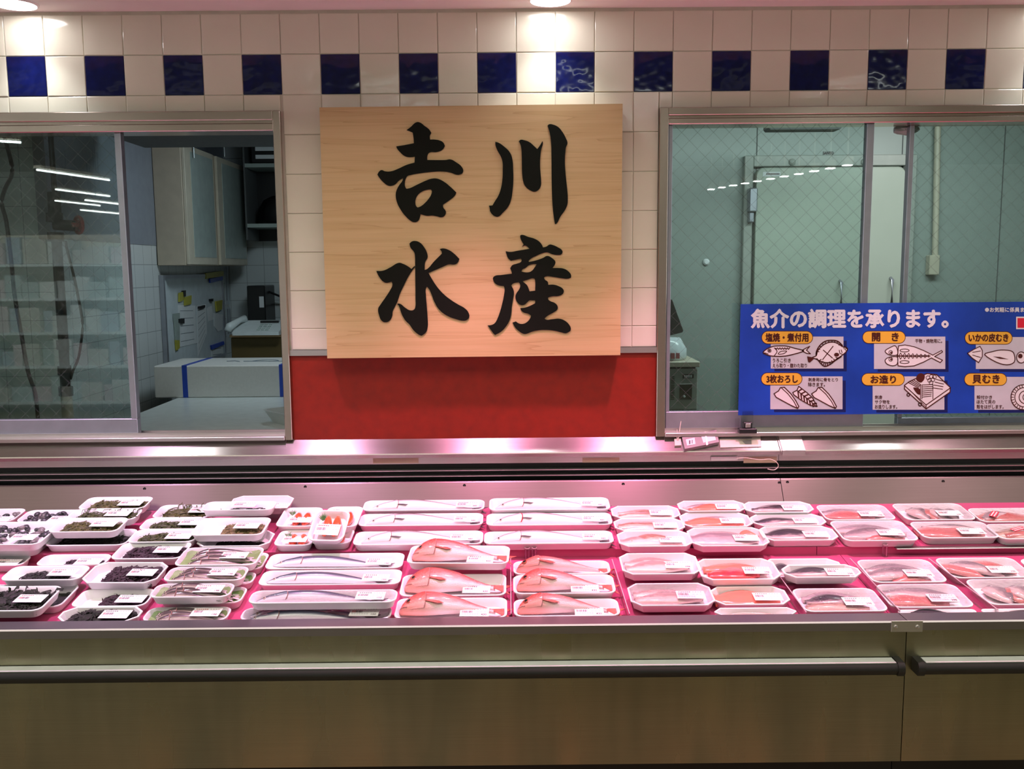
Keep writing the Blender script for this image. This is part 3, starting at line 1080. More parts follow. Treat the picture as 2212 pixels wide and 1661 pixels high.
# shell
rr = []
for r, w in ((27, 2), (21, 1.8), (14, 1.8), (8, 1.6)):
    rr.append((circ(2211 + (27 - r) * 0.35, 858, r, 28), w, True))
for i in range(26):
    t = 2 * PI * i / 26
    rr.append(([(2211 + 21.5 * math.cos(t), 858 + 21.5 * math.sin(t)), (2211 + 27 * math.cos(t), 858 + 27 * math.sin(t))], 1.6, False))
drawing([circ(2211, 858, 27, 28)], rr)

# ------------------------------------------------------------------ the two refrigerated cases
def hD(py, D):
    """height of a point seen at row py in the middle of the picture, D metres in front of the camera"""
    return CAM.z - D * math.tan(math.atan((py - CY) / F_PX) + _p)


D0 = -CAM.y
Y_ = lambda D: D - D0
DR, SL = 3.147, 0.13                         # the step between the two decks; their slope
ZB, ZF = hD(1188, DR), hD(1205, DR)
ZB0, YB0 = ZB, Y_(DR)                        # upper deck: z = ZB0 + SL*(y-YB0)
ZF0, YF0 = ZF, Y_(DR)                        # lower deck
SEAM, SEAM_B = 1.158, 1.075
RIM_I, RIM_O = 2.66, 2.59
zr = hD(1331, RIM_I)


def case(label, xl, xr, xlb, xrb, side):
    c = thing('display_case', label, 'display case', ((xl + xr) / 2, Y_(2.9), 0))
    X, Y, Z = c.location
    S, SF = M['steel'], M['steel_front']

    def part(name, mb, mat, parent=c, **k):
        o = mb.build(name, mat, parent, **k)
        o.data.transform(Matrix.Translation(-c.location))
        return o
    g = 0.0012
    xl, xr = xl + g, xr - g
    # rim: flat top, turned-down apron
    yo, yi = Y_(RIM_O), Y_(RIM_I)
    za = hD(1370, RIM_O)
    m = MB()
    pr = [(yi, zr - 0.075), (yi, zr - 0.004), (yi - 0.004, zr), (yo + 0.004, zr), (yo, zr - 0.004), (yo, za), (yo + 0.004, za), (yo + 0.006, zr - 0.012), (yi - 0.006, zr - 0.012), (yi - 0.006, zr - 0.075)]
    m.rings([[(xl, y, z) for y, z in pr], [(xr, y, z) for y, z in pr]])
    part('rim', m, M['steel_rim'])
    yp = yo + 0.006
    zk = hD(1655, RIM_O)
    m = MB()
    m.box((xl, yp, zk), (xr, yp + 0.03, za + 0.02))
    part('front_panel', m, SF)
    m = MB()
    m.box((xl, yp + 0.06, 0.0), (xr, yp + 0.10, zk + 0.01))
    m.box((xl, yp + 0.03, zk), (xr, yp + 0.10, zk + 0.012))
    part('kick_plate', m, M['black_plastic'])
    # bumper rail
    zt, zb = hD(1433, RIM_O - 0.01), hD(1468, RIM_O - 0.04)
    m = MB()
    n = 10
    gap = 0.022
    bl_, br_ = (xl if side < 0 else xl + gap), (xr - gap if side < 0 else xr)
    pf = [(yp, zt), (yp - 0.040, zt - 0.002)] + [(yp - 0.040 - 0.008 * math.sin(PI * i / n), zt - 0.002 - (zt - 0.002 - zb) * i / n) for i in range(1, n)] + [(yp - 0.040, zb), (yp, zb)]
    m.rings([[(bl_, y, z) for y, z in pf], [(br_, y, z) for y, z in pf]])
    bo = part('bumper', m, M['rubber'])
    m = MB()
    e0, e1 = (bl_, br_ - 0.02) if side < 0 else (bl_ + 0.02, br_)
    m.box((e0, yp - 0.040, zt - 0.001), (e1, yp - 0.004, zt + 0.0015))
    part('bumper_strip', m, M['bumper_strip'], bo)
    m = MB()
    x0 = br_ - 0.016 if side < 0 else bl_ - 0.004
    pe = [(y - 0.002 if y < yp else y, z + (0.003 if z > (zt + zb) / 2 else -0.003)) for y, z in pf]
    m.rings([[(x0, y, z) for y, z in pe], [(x0 + 0.02, y, z) for y, z in pe]])
    part('end_cap', m, M['rubber'], bo)
    # decks and step
    dz = lambda y: ZF0 + SL * (y - YF0)
    db = lambda y: ZB0 + SL * (y - YB0)
    yb = Y_(3.60)
    m = MB()
    m.rings([[(x, yi + 0.001, dz(yi) - 0.02), (x, yi + 0.001, dz(yi)), (x, YF0 - 0.0008, ZF0), (x, YF0 - 0.0008, ZF0 - 0.02)] for x in (xl, xr)])
    part('lower_deck', m, M['pink_deck'])
    m = MB()
    m.rings([[(x, YB0, ZF0 - 0.02), (x, YB0, ZB0), (x, yb, db(yb)), (x, yb, db(yb) - 0.05)] for x in (xlb + g, xrb - g)])
    part('upper_deck', m, M['pink_deck'])
    # hidden body
    m = MB()
    m.box((xl, yp + 0.03, zk + 0.012), (xr, yb, 0.47))
    part('body', m, M['steel_flat'])
    # back panel
    zpb, zpt = db(Y_(3.535)) - 0.005, hD(1039, 3.60)
    m = MB()
    pq = [(Y_(3.535), zpb), (Y_(3.598), zpt - 0.004), (Y_(3.602), zpt), (Y_(3.612), zpt), (Y_(3.612), zpt - 0.02), (Y_(3.55), zpb)]
    m.rings([[(x, y, z) for y, z in pq] for x in (xlb + g, xrb - g)])
    bp = part('back_panel', m, M['steel_panel'])
    for px, py in ((310, 1057), (658, 1053), (1003, 1050), (1347, 1047), (1685, 1044), (1703, 1043), (2040, 1041)):
        p = PY(px, py, Y_(3.58))
        if xlb < p.x < xrb:
            m = MB()
            m.lathe((p.x, Y_(3.535) + (p.z - zpb) / (zpt - 0.004 - zpb) * 0.063 + 0.001, p.z), (0, -1, 0), [(0.0005, 0), (0.0062, 0), (0.0058, 0.003), (0.0028, 0.0036), (0.0026, 0.0015), (0.0003, 0.0015)], 12)
            part('screw', m, M['black_plastic'], bp)
    # air slot with two rails
    m = MB()
    zl = hD(987, 3.61)
    m.box((xlb + g, Y_(3.655), zpt - 0.03), (xrb - g, Y_(3.662), zl + 0.01))
    part('air_slot', m, M['black'])
    for py in (1015, 1027):
        z = hD(py, 3.625)
        m = MB()
        m.box((xlb + g, Y_(3.620), z - 0.0016), (xrb - g, Y_(3.655), z + 0.0016))
        part('slot_rail', m, M['steel_flat'])
    # slanted fascia under the windows, with its turned lip and the stained strip below
    z0, z1 = SILL_Z - 0.013, hD(979, 3.61)
    m = MB()
    pf = [(Y_(3.675), z0), (Y_(3.612), z1 + 0.002), (Y_(3.610), z1 - 0.002), (Y_(3.611), zl), (Y_(3.616), zl), (Y_(3.618), z1 - 0.004), (Y_(3.675), z0 - 0.012)]
    m.rings([[(x, y, z) for y, z in pf] for x in (xlb + g, xrb - g)])
    part('fascia', m, S)
    zs = hD(1000, 3.632)
    m = MB()
    m.box((xlb + g, Y_(3.630), zs), (xrb - g, Y_(3.634), zl + 0.012))
    part('lip_strip', m, M['steel_flat'])
    return c, part


case_l, part_l = case('long steel chilled case on the left of the front seam', XL, SEAM, XL, SEAM_B, -1)
case_r, part_r = case('short steel chilled case beyond the front seam', SEAM, XR, SEAM_B, XR, 1)
# joint plate over the seam, steel edge of the right upper deck
yo = Y_(RIM_O)
p0, p1 = PY(1925, 1342, yo), PY(1992, 1364, yo)
m = MB().box((p0.x, yo - 0.003, p1.z), (p1.x, yo - 0.0004, p0.z + 0.002), 0, 0.0008)
jp = part_r('joint_plate', m, M['steel_flat'])
for px in (1934, 1981):
    p = PY(px, 1353, yo)
    m = MB().lathe((p.x, yo - 0.003, p.z), (0, -1, 0), [(0.0005, 0), (0.0062, 0), (0.005, 0.004), (0.0005, 0.005)], 12)
    part_r('screw', m, M['steel_flat'], jp)
m = MB().box((PY(1932, 1178, YB0).x, YB0 - 0.022, ZB0 - 0.006), (XR - 0.005, YB0 - 0.001, ZB0 - 0.002), 0, 0.002)
part_r('deck_edge_rail', m, M['steel_flat'])
p0 = PS(1685, 940, -0.0, SILL_Z - 0.013, 1.0)
m = MB()
xa, xb = PY(1687, 960, Y_(3.63)).x, PY(1736, 960, Y_(3.63)).x
z1 = hD(979, 3.61)
zl = hD(987, 3.61)
m.rings([[(x, Y_(3.673), SILL_Z - 0.0105), (x, Y_(3.6105), z1 + 0.006), (x, Y_(3.606), z1 + 0.002), (x, Y_(3.606), zl - 0.004), (x, Y_(3.6085), zl - 0.004), (x, Y_(3.6085), z1 + 0.001), (x, Y_(3.611), z1 + 0.0035), (x, Y_(3.673), SILL_Z - 0.0125)] for x in (xa, xb)])
part_r('joint_cover', m, M['steel_flat'])
# dividers between the columns of the lower deck
def deck_pt(px, py, deck='f', up=0.0):
    return PS(px, py, YF0 if deck == 'f' else YB0, (ZF0 if deck == 'f' else ZB0) + up, SL)


DIV = [((1103, 1206), (1104, 1326), 'between the two columns of red fish'),
       ((1322, 1208), (1360, 1326), 'right of the red fish'),
       ((1686, 1247), (1742, 1323), 'between the orange and the dark fillets'),
       ((1836, 1206), (1944, 1319), 'left of the silver fillet packs'),
       ((2006, 1206), (2156, 1317), 'right of the silver fillet packs')]
for (a, b, where) in DIV:
    A, B = deck_pt(*a, up=0.036), deck_pt(*b, up=0.036)
    o = thing('acrylic_divider', 'thin clear upright divider on the pink deck ' + where, 'divider', (A + B) / 2 - Vector((0, 0, 0.036)), group='clear dividers on the pink deck')
    d = B - A
    h = Vector((0, 0, 0.034))
    w = Vector((0.0014, 0, 0))
    A2, B2 = A - o.location - h - Vector((0, 0, 0.001)), B - o.location - h - Vector((0, 0, 0.001))
    MB().rings([[A2 - w, A2 + w, A2 + w + h, A2 - w + h], [B2 - w, B2 + w, B2 + w + h, B2 - w + h]]).build('plate', M['acrylic'], o)
    t = Vector((0, 0, 0.002))
    A3, B3 = A2 + h, B2 + h
    MB().rings([[A3 - w, A3 + w, A3 + w + t, A3 - w + t], [B3 - w, B3 + w, B3 + w + t, B3 - w + t]]).build('top_edge', M['acrylic_edge'], o)
for k, (px, where) in enumerate(((1139, 'left of the pair at the step behind the right red fish'), (1154, 'right of the pair at the step behind the right red fish'), (1918, 'standing at the step above the silver fillets'))):
    p = deck_pt(px, 1209)
    p.y = YF0 - 0.016
    p.z = ZF0 - SL * 0.016
    o = thing('clear_tube', 'short clear plastic tube ' + where, 'tube', p)
    m = MB()
    m.rings([[(r * math.cos(2 * PI * i / 16), r * math.sin(2 * PI * i / 16), z) for i in range(16)] for r, z in ((0.009, 0), (0.009, 0.042), (0.0072, 0.042), (0.0072, 0.001))], cap0=True, cap1=False)
    m.build('wall', M['acrylic'], o, smooth=True, angle=40)
    m = MB()
    m.rings([[(r * math.cos(2 * PI * i / 16), r * math.sin(2 * PI * i / 16), z) for i in range(16)] for r, z in ((0.0095, 0.041), (0.0095, 0.0435), (0.007, 0.0435), (0.007, 0.041))], cap0=False, cap1=False)
    m.build('lip', M['acrylic_edge'], o)

# ------------------------------------------------------------------ small things on the fascia and the sill
FS = (SILL_Z - 0.013 - hD(979, 3.61) - 0.002) / 0.063


def fas(px, py, off=0.0):
    """point on the slanted fascia, off metres out of it"""
    p = PS(px, py, Y_(3.675), SILL_Z - 0.013, FS)
    return p + Vector((0, -FS, 1)).normalized() * off


def fascia_slab(quad, o0, o1, org):
    a = [fas(x, y, o0) - org for x, y in quad]
    b = [fas(x, y, o1) - org for x, y in quad]
    return MB().rings([a, b])


M['grey_plastic'] = plain('grey_plastic', (0.30, 0.25, 0.26), 0.45)
M['pale_plastic'] = plain('pale_plastic', (0.80, 0.72, 0.76), 0.4)
M['cream'] = plain('cream_plastic', (0.70, 0.58, 0.50), 0.45)
c0 = fas(1512, 956)
th = thing('temperature_display', 'tilted grey display unit with two small windows strapped to the steel fascia', 'thermometer', c0)
Q = [(1472, 951), (1546, 935), (1552, 961), (1478, 976)]
fascia_slab(Q, 0.001, 0.018, c0).build('housing', M['grey_plastic'], th)
for q in ([(1480, 956), (1499, 952), (1501, 966), (1483, 969)], [(1513, 948), (1541, 942), (1545, 957), (1518, 963)]):
    fascia_slab(q, 0.0175, 0.0192, c0).build('window', M['pale_plastic'], th)
m = MB()
for q in ([(1487, 958), (1490, 958), (1490, 966), (1487, 966)], [(1493, 957), (1494.5, 957), (1494.5, 965), (1493, 965)]):
    m.add([fas(x, y, 0.0195) - c0 for x, y in q], [(0, 1, 2, 3)])
m.build('digits', M['print'], th)
fascia_slab([(1520, 940), (1524, 940), (1528, 968), (1524, 969)], 0.018, 0.0215, c0).build('cable_tie', M['paper'], th)
c0 = fas(1597, 956)
tg = thing('gauge_strip', 'long pink weathered gauge plate recessed in the fascia right of the grey display', 'gauge', c0)
fascia_slab([(1553, 946), (1642, 943), (1644, 966), (1556, 968)], 0.0004, 0.004, c0).build('plate', M['cream'], tg)
fascia_slab([(1554, 947), (1624, 946), (1624, 949), (1554, 950)], 0.004, 0.005, c0).build('slot', M['grey_plastic'], tg)
fascia_slab([(1603, 954), (1622, 952), (1623, 961), (1610, 961)], 0.004, 0.0052, c0).build('worn_mark', M['grey_plastic'], tg)
c0 = fas(1462, 960)
wt = thing('wire_tag', 'small cream block with two upright wires left of the grey display', 'tag', c0)
fascia_slab([(1456, 951), (1470, 950), (1471, 965), (1457, 966)], 0.0005, 0.010, c0).build('block', M['cream'], wt)
m = MB()
m.tube([fas(1464, 955, 0.011) - c0, fas(1466, 940, 0.03) - c0, fas(1468, 926, 0.045) - c0], 0.0016, 6)
m.tube([fas(1462, 955, 0.011) - c0, fas(1461, 945, 0.022) - c0, fas(1461, 938, 0.028) - c0], 0.0016, 6)
m.build('wire', M['cream'], wt)
# tape, strip and loose wire below the lip
zl = hD(987, 3.61)


def lip_piece(name, label, cat, box, mat, group=None, th_=0.0012):
    yl = Y_(3.630)
    a, b = PY(box[0], box[3], yl), PY(box[2], box[1], yl)
    o = MB().box((a.x, yl - th_ - 0.0002, a.z), (b.x, yl - 0.0002, b.z)).build(name, mat)
    me = o.data
    c = Vector(((a.x + b.x) / 2, yl, a.z))
    me.transform(Matrix.Translation(-c))
    o.location = c
    return tag(o, label, cat, group)


M['tape'] = plain('beige_tape', (0.55, 0.40, 0.28), 0.5)
for bxx, w in (((806, 989, 904, 1001), 'left of centre'), ((1258, 988, 1338, 999), 'below the right edge of the red panel'), ((1606, 986, 1678, 1000), 'under the gauge strip')):
    lip_piece('beige_tape', 'strip of beige tape under the steel lip ' + w, 'tape', bxx, M['tape'], 'beige tapes under the lip')
lip_piece('white_strip', 'short whitish plastic strip under the grey display', 'strip', (1535, 985, 1593, 994), M['pale_plastic'], th_=0.006)
cw = PY(1640, 1000, Y_(3.60))
m = MB()
m.tube([PY(x, y, Y_(3.606)) - cw for x, y in smooth_px([(1592, 990), (1612, 989), (1640, 993), (1664, 992), (1678, 999), (1681, 1008), (1672, 1015), (1658, 1013)], 4, False)], 0.0016, 6)
o = m.build('loose_wire', M['cream'])
o.location = cw
tag(o, 'thin cream wire curling down over the dark air slot', 'wire')
# card holder on the sill
c0 = PY(1612, 934, -0.03)
c0.y = -0.036
c0.z = SILL_Z + 0.004
ch = thing('card_holder', 'small black clip with clear card sleeves at the lower left of the blue notice', 'card holder', c0)
m = MB()
m.box((-0.036, -0.022, 0.0), (0.036, 0.008, 0.020), 0, 0.003)
m.build('base', M['black_plastic'], ch)
MB().box((-0.018, -0.018, 0.020), (0.018, 0.004, 0.045), 0, 0.003).build('clip', M['black_plastic'], ch)
MB().box((-0.010, -0.021, 0.024), (0.010, -0.018, 0.040), 0, 0.001).build('spring', M['steel_flat'], ch)
MB().box((-0.021, -0.014, 0.034), (0.021, -0.010, 0.088)).build('sleeve', M['acrylic'], ch)
MB().box((-0.050, -0.012, 0.014), (-0.030, -0.008, 0.060)).build('sleeve', M['acrylic'], ch)


# ------------------------------------------------------------------ wrapped packs on the decks
W_ = lambda *c: tuple(c)
M['saury'] = ramp_mat('saury_skin', 1, [(0.0, W_(0.80, 0.79, 0.80)), (0.30, W_(0.86, 0.86, 0.87)), (0.44, W_(0.50, 0.54, 0.58)), (0.56, W_(0.12, 0.14, 0.19)), (1.0, W_(0.02, 0.025, 0.045))], 0.22, 0.04, coat=0.7)
M['bass'] = ramp_mat('bass_skin', 1, [(0.0, W_(0.86, 0.84, 0.83)), (0.58, W_(0.88, 0.87, 0.86)), (0.74, W_(0.60, 0.57, 0.56)), (0.86, W_(0.22, 0.20, 0.20)), (1.0, W_(0.08, 0.07, 0.07))], 0.25, 0.05, coat=0.5, second=(0, [(0.0, W_(0.92, 0.78, 0.75)), (0.22, W_(1, 0.95, 0.95)), (1, W_(1, 1, 1))]))
M['snapper'] = ramp_mat('snapper_skin', 1, [(0.0, W_(0.88, 0.76, 0.73)), (0.28, W_(0.86, 0.70, 0.67)), (0.47, W_(0.74, 0.42, 0.40)), (0.68, W_(0.58, 0.17, 0.15)), (1.0, W_(0.30, 0.03, 0.028))], 0.25, 0.16, coat=0.6, bump=0.5, second=(0, [(0.0, W_(1.0, 0.42, 0.34)), (0.26, W_(1.0, 0.62, 0.55)), (0.42, W_(1, 0.98, 0.97)), (1, W_(1, 0.9, 0.9))]))
M['snapper_fin'] = plain('snapper_fin', (0.56, 0.12, 0.09), 0.4, vary=0.35, vscale=70)
M['pale_fin'] = plain('pale_fin', (0.55, 0.52, 0.50), 0.4, vary=0.2, vscale=80)
M['dark_fin'] = plain('dark_fin', (0.10, 0.09, 0.09), 0.4, vary=0.3, vscale=90)
M['eye_ring'] = plain('eye_ring', (0.60, 0.52, 0.42), 0.15)
M['eye_ring_red'] = plain('eye_ring_red', (0.34, 0.07, 0.04), 0.15)
M['eye_pupil'] = plain('eye_pupil', (0.006, 0.006, 0.008), 0.05)
M['gill'] = plain('gill_line', (0.32, 0.16, 0.14), 0.5)
M['gill_red'] = plain('gill_red', (0.45, 0.03, 0.03), 0.4)
M['sardine'] = ramp_mat('sardine_skin', 1, [(0.0, W_(0.74, 0.70, 0.66)), (0.28, W_(0.62, 0.55, 0.50)), (0.45, W_(0.26, 0.19, 0.17)), (0.62, W_(0.07, 0.05, 0.05)), (1.0, W_(0.05, 0.04, 0.04))], 0.22, 0.10, coat=0.7)
fil = {
 'beige': ([(0.0, W_(0.84, 0.64, 0.55)), (0.3, W_(0.68, 0.48, 0.38)), (0.5, W_(0.30, 0.18, 0.13)), (1.0, W_(0.40, 0.27, 0.22))], 0.26),
 'pale': ([(0.0, W_(0.82, 0.66, 0.58)), (0.35, W_(0.74, 0.57, 0.49)), (0.56, W_(0.36, 0.28, 0.25)), (1.0, W_(0.45, 0.37, 0.34))], 0.24),
 'salmon': ([(0.0, W_(0.80, 0.22, 0.15)), (0.5, W_(0.84, 0.20, 0.13)), (0.85, W_(0.72, 0.16, 0.11)), (1.0, W_(0.45, 0.25, 0.22))], 0.18),
 'red': ([(0.0, W_(0.66, 0.08, 0.08)), (0.4, W_(0.50, 0.035, 0.045)), (0.7, W_(0.75, 0.22, 0.2)), (1.0, W_(0.62, 0.15, 0.14))], 0.30),
 'grey': ([(0.0, W_(0.70, 0.54, 0.52)), (0.35, W_(0.46, 0.38, 0.39)), (0.6, W_(0.26, 0.22, 0.24)), (1.0, W_(0.34, 0.22, 0.22))], 0.26),
 'dark': ([(0.0, W_(0.66, 0.50, 0.47)), (0.24, W_(0.34, 0.28, 0.29)), (0.40, W_(0.06, 0.05, 0.06)), (1.0, W_(0.02, 0.02, 0.03))], 0.26),
 'silver': ([(0.0, W_(0.70, 0.58, 0.54)), (0.32, W_(0.58, 0.48, 0.46)), (0.52, W_(0.26, 0.22, 0.23)), (1.0, W_(0.07, 0.065, 0.075))], 0.18),
 'flesh': ([(0.0, W_(0.56, 0.24, 0.21)), (0.5, W_(0.46, 0.13, 0.12)), (0.8, W_(0.58, 0.30, 0.27)), (1.0, W_(0.36, 0.28, 0.28))], 0.22),
}
for k, (st, nz) in fil.items():
    M['fil_' + k] = ramp_mat('fillet_' + k, 1, st, 0.25, nz, 6.0, coat=0.6)
for k, c in (('olive', (0.075, 0.072, 0.018)), ('green', (0.045, 0.055, 0.012)), ('black', (0.012, 0.013, 0.009)), ('purple', (0.030, 0.013, 0.020)), ('khaki', (0.14, 0.115, 0.045))):
    M['weed_' + k] = plain('seaweed_' + k, c, 0.55, vary=0.6, vscale=60, spec=0.3)
M['clam'] = plain('clam_shell', (0.050, 0.048, 0.055), 0.35, vary=0.8, vscale=45)
M['clam_pale'] = plain('clam_shell_pale', (0.20, 0.17, 0.17), 0.35, vary=0.5, vscale=45)
M['roe'] = plain('cod_roe', (0.80, 0.10, 0.035), 0.2, vary=0.2, vscale=30, coat=0.8)
M['leaf'] = plain('garnish_leaf', (0.05, 0.14, 0.03), 0.45, vary=0.3, vscale=50)
M['green_paper'] = plain('green_paper', (0.22, 0.36, 0.12), 0.5, vary=0.2, vscale=20)
M['sticker_red'] = plain('sticker_red', (0.72, 0.04, 0.07), 0.35)
H = 0.030


def rrect(w, d, inset, z, r, k):
    """k points per corner; k = 2 gives a cut corner"""
    a, b = w / 2 - inset, d / 2 - inset
    r = max(0.004, min(r - inset * 0.35, a * 0.9, b * 0.9))
    out = []
    for cx, cy, t0 in ((a - r, b - r, 0), (-a + r, b - r, PI / 2), (-a + r, -b + r, PI), (a - r, -b + r, 3 * PI / 2)):
        for i in range(k):
            t = t0 + PI / 2 * i / (k - 1)
            out.append(Vector((cx + r * math.cos(t), cy + r * math.sin(t), z)))
    return out


def tray(w, d, cut, parent, h=H):
    k = 2 if cut else 5
    r = 0.030 if cut else 0.028
    s = [(0.014, 0.0), (0.011, 0.001), (0.004, h - 0.006), (0.0, h - 0.004), (0.0, h - 0.001), (0.001, h), (0.004, h), (0.0055, h - 0.001), (0.015, 0.0048), (0.019, 0.0035)]
    m = MB().rings([rrect(w, d, i, z, r, k) for i, z in s])
    return m.build('tray', M['foam'], parent, smooth=True, angle=38 if not cut else 30)


_lab = {}


def label_mesh(price, seed):
    key = (price, seed % 3)
    if key in _lab:
        return _lab[key]
    rnd = random.Random(seed % 3 + 5)
    m = MB()
    w, d = 0.088, 0.050
    m.box((-w / 2, -d / 2, -0.0004), (w / 2, d / 2, 0.0), 0)

    def q(x0, y0, x1, y1, mi):
        m.quad([(x0, y0, 0.0003), (x1, y0, 0.0003), (x1, y1, 0.0003), (x0, y1, 0.0003)], mi)
    x = -0.038
    for i in range(13):                                   # bar code
        b = rnd.choice((0.0008, 0.0014, 0.0020))
        q(x, -0.004, x + b, 0.009, 1 if i > 3 else 2)
        x += b + rnd.choice((0.0008, 0.0014))
    for i in range(6):                                    # name of the goods, too small to read
        q(-0.036 + i * 0.0065, 0.015, -0.0315 + i * 0.0065, 0.0195, 1 if seed % 2 else 2)
    for i in range(4):
        q(0.008 + i * 0.008, 0.0165, 0.0115 + i * 0.008, 0.0185, 1)
    for j in range(2):
        for i in range(7):
            q(-0.038 + i * 0.0075, -0.0105 - j * 0.005, -0.0325 + i * 0.0075, -0.0088 - j * 0.005, 3)
    for i in range(3):
        q(0.006 + i * 0.011, 0.001, 0.013 + i * 0.011, 0.0026, 3)
    if price:
        me = text_flat(price, 0.012)
        ys = [v.co.x for v in me.vertices]
        s = 0.017 / max(ys)
        m.add([(0.020 + v.co.x * s, -0.019 + v.co.y * s * 1.25, 0.0004) for v in me.vertices], [tuple(p.vertices) for p in me.polygons], 1)
        bpy.data.meshes.remove(me)
    me = bpy.data.meshes.new('price_label')
    me.from_pydata(m.v, [], m.f)
    for a in (M['paper'], M['print'], M['print_red'], M['paper_grey']):
        me.materials.append(a)
    me.polygons.foreach_set('material_index', m.m)
    _lab[key] = me
    return me


M['paper_grey'] = plain('label_small_print', (0.42, 0.38, 0.40), 0.6)


def cat1(vals, t):
    """smooth interpolation through (t, ...) rows"""
    n = len(vals)
    for i in range(n - 1):
        if t <= vals[i + 1][0] or i == n - 2:
            break
    a, b = vals[i], vals[i + 1]
    s = 0 if b[0] == a[0] else max(0.0, min(1.0, (t - a[0]) / (b[0] - a[0])))
    out = []
    for k in range(1, len(a)):
        p0 = vals[max(i - 1, 0)]
        p3 = vals[min(i + 2, n - 1)]
        m0 = (b[k] - p0[k]) / max(1e-6, b[0] - p0[0]) * (b[0] - a[0])
        m1 = (p3[k] - a[k]) / max(1e-6, p3[0] - a[0]) * (b[0] - a[0])
        h = (2 * s ** 3 - 3 * s ** 2 + 1) * a[k] + (s ** 3 - 2 * s ** 2 + s) * m0 + (-2 * s ** 3 + 3 * s ** 2) * b[k] + (s ** 3 - s ** 2) * m1
        out.append(h)
    return out


class Fish:
    """a fish lying on its side: head towards -x, back towards +y"""
    def __init__(self, L, prof, c, bend=0.0, ang=0.0, lift=0.0, flip=False, roll=0.0):
        self.cr, self.sr = math.cos(roll), math.sin(roll)
        self.L, self.prof, self.c, self.bend, self.lift = L, prof, Vector(c), bend, lift
        self.ca, self.sa = math.cos(ang), math.sin(ang)
        self.fx = -1 if flip else 1

    def at(self, t, v, top=True):
        up, lo, th = cat1(self.prof, t)
        v = max(-1, min(1, v))
        y0 = up * v if v > 0 else lo * v
        z0 = (1 if top else -1) * th * math.sqrt(max(0, 1 - v * v))
        y = y0 * self.cr - z0 * self.sr + self.bend * math.sin(PI * t)
        z = y0 * self.sr + z0 * self.cr + math.hypot(lo * self.sr, th * self.cr) + self.lift * t
        x = (t - 0.5) * self.L * self.fx
        return self.c + Vector((x * self.ca - y * self.sa, x * self.sa + y * self.ca, z))

    def body(self, n=16, k=26):
        rs, sk = [], []
        for i in range(k + 1):
            t = i / k
            t = t * t * (3 - 2 * t) * 0.35 + t * 0.65
            ring = []
            for j in range(n):
                a = 2 * PI * j / n
                v = math.cos(a)
                ring.append(self.at(t, v, math.sin(a) >= 0))
                sk.append((t, (v + 1) / 2, 0))
            rs.append(ring)
        m = MB().rings(rs)
        m.skin = sk
        return m


def fin_sheet(pts, th=0.0009):
    """thin but solid blade from an outline of 3-d points"""
    a = [Vector(p) for p in pts]
    b = [p - Vector((0, 0, th)) for p in a]
    m = MB()
    c = sum(a, Vector()) / len(a)
    n = len(a)
    m.add(a + [c + Vector((0, 0, 0.0008))], [(i, (i + 1) % n, n) for i in range(n)])
    m.add(b + [c - Vector((0, 0, th))], [((i + 1) % n, i, n) for i in range(n)])
    m.add(a + b, [((i + 1) % n, i, i + n, (i + 1) % n + n) for i in range(n)])
    return m


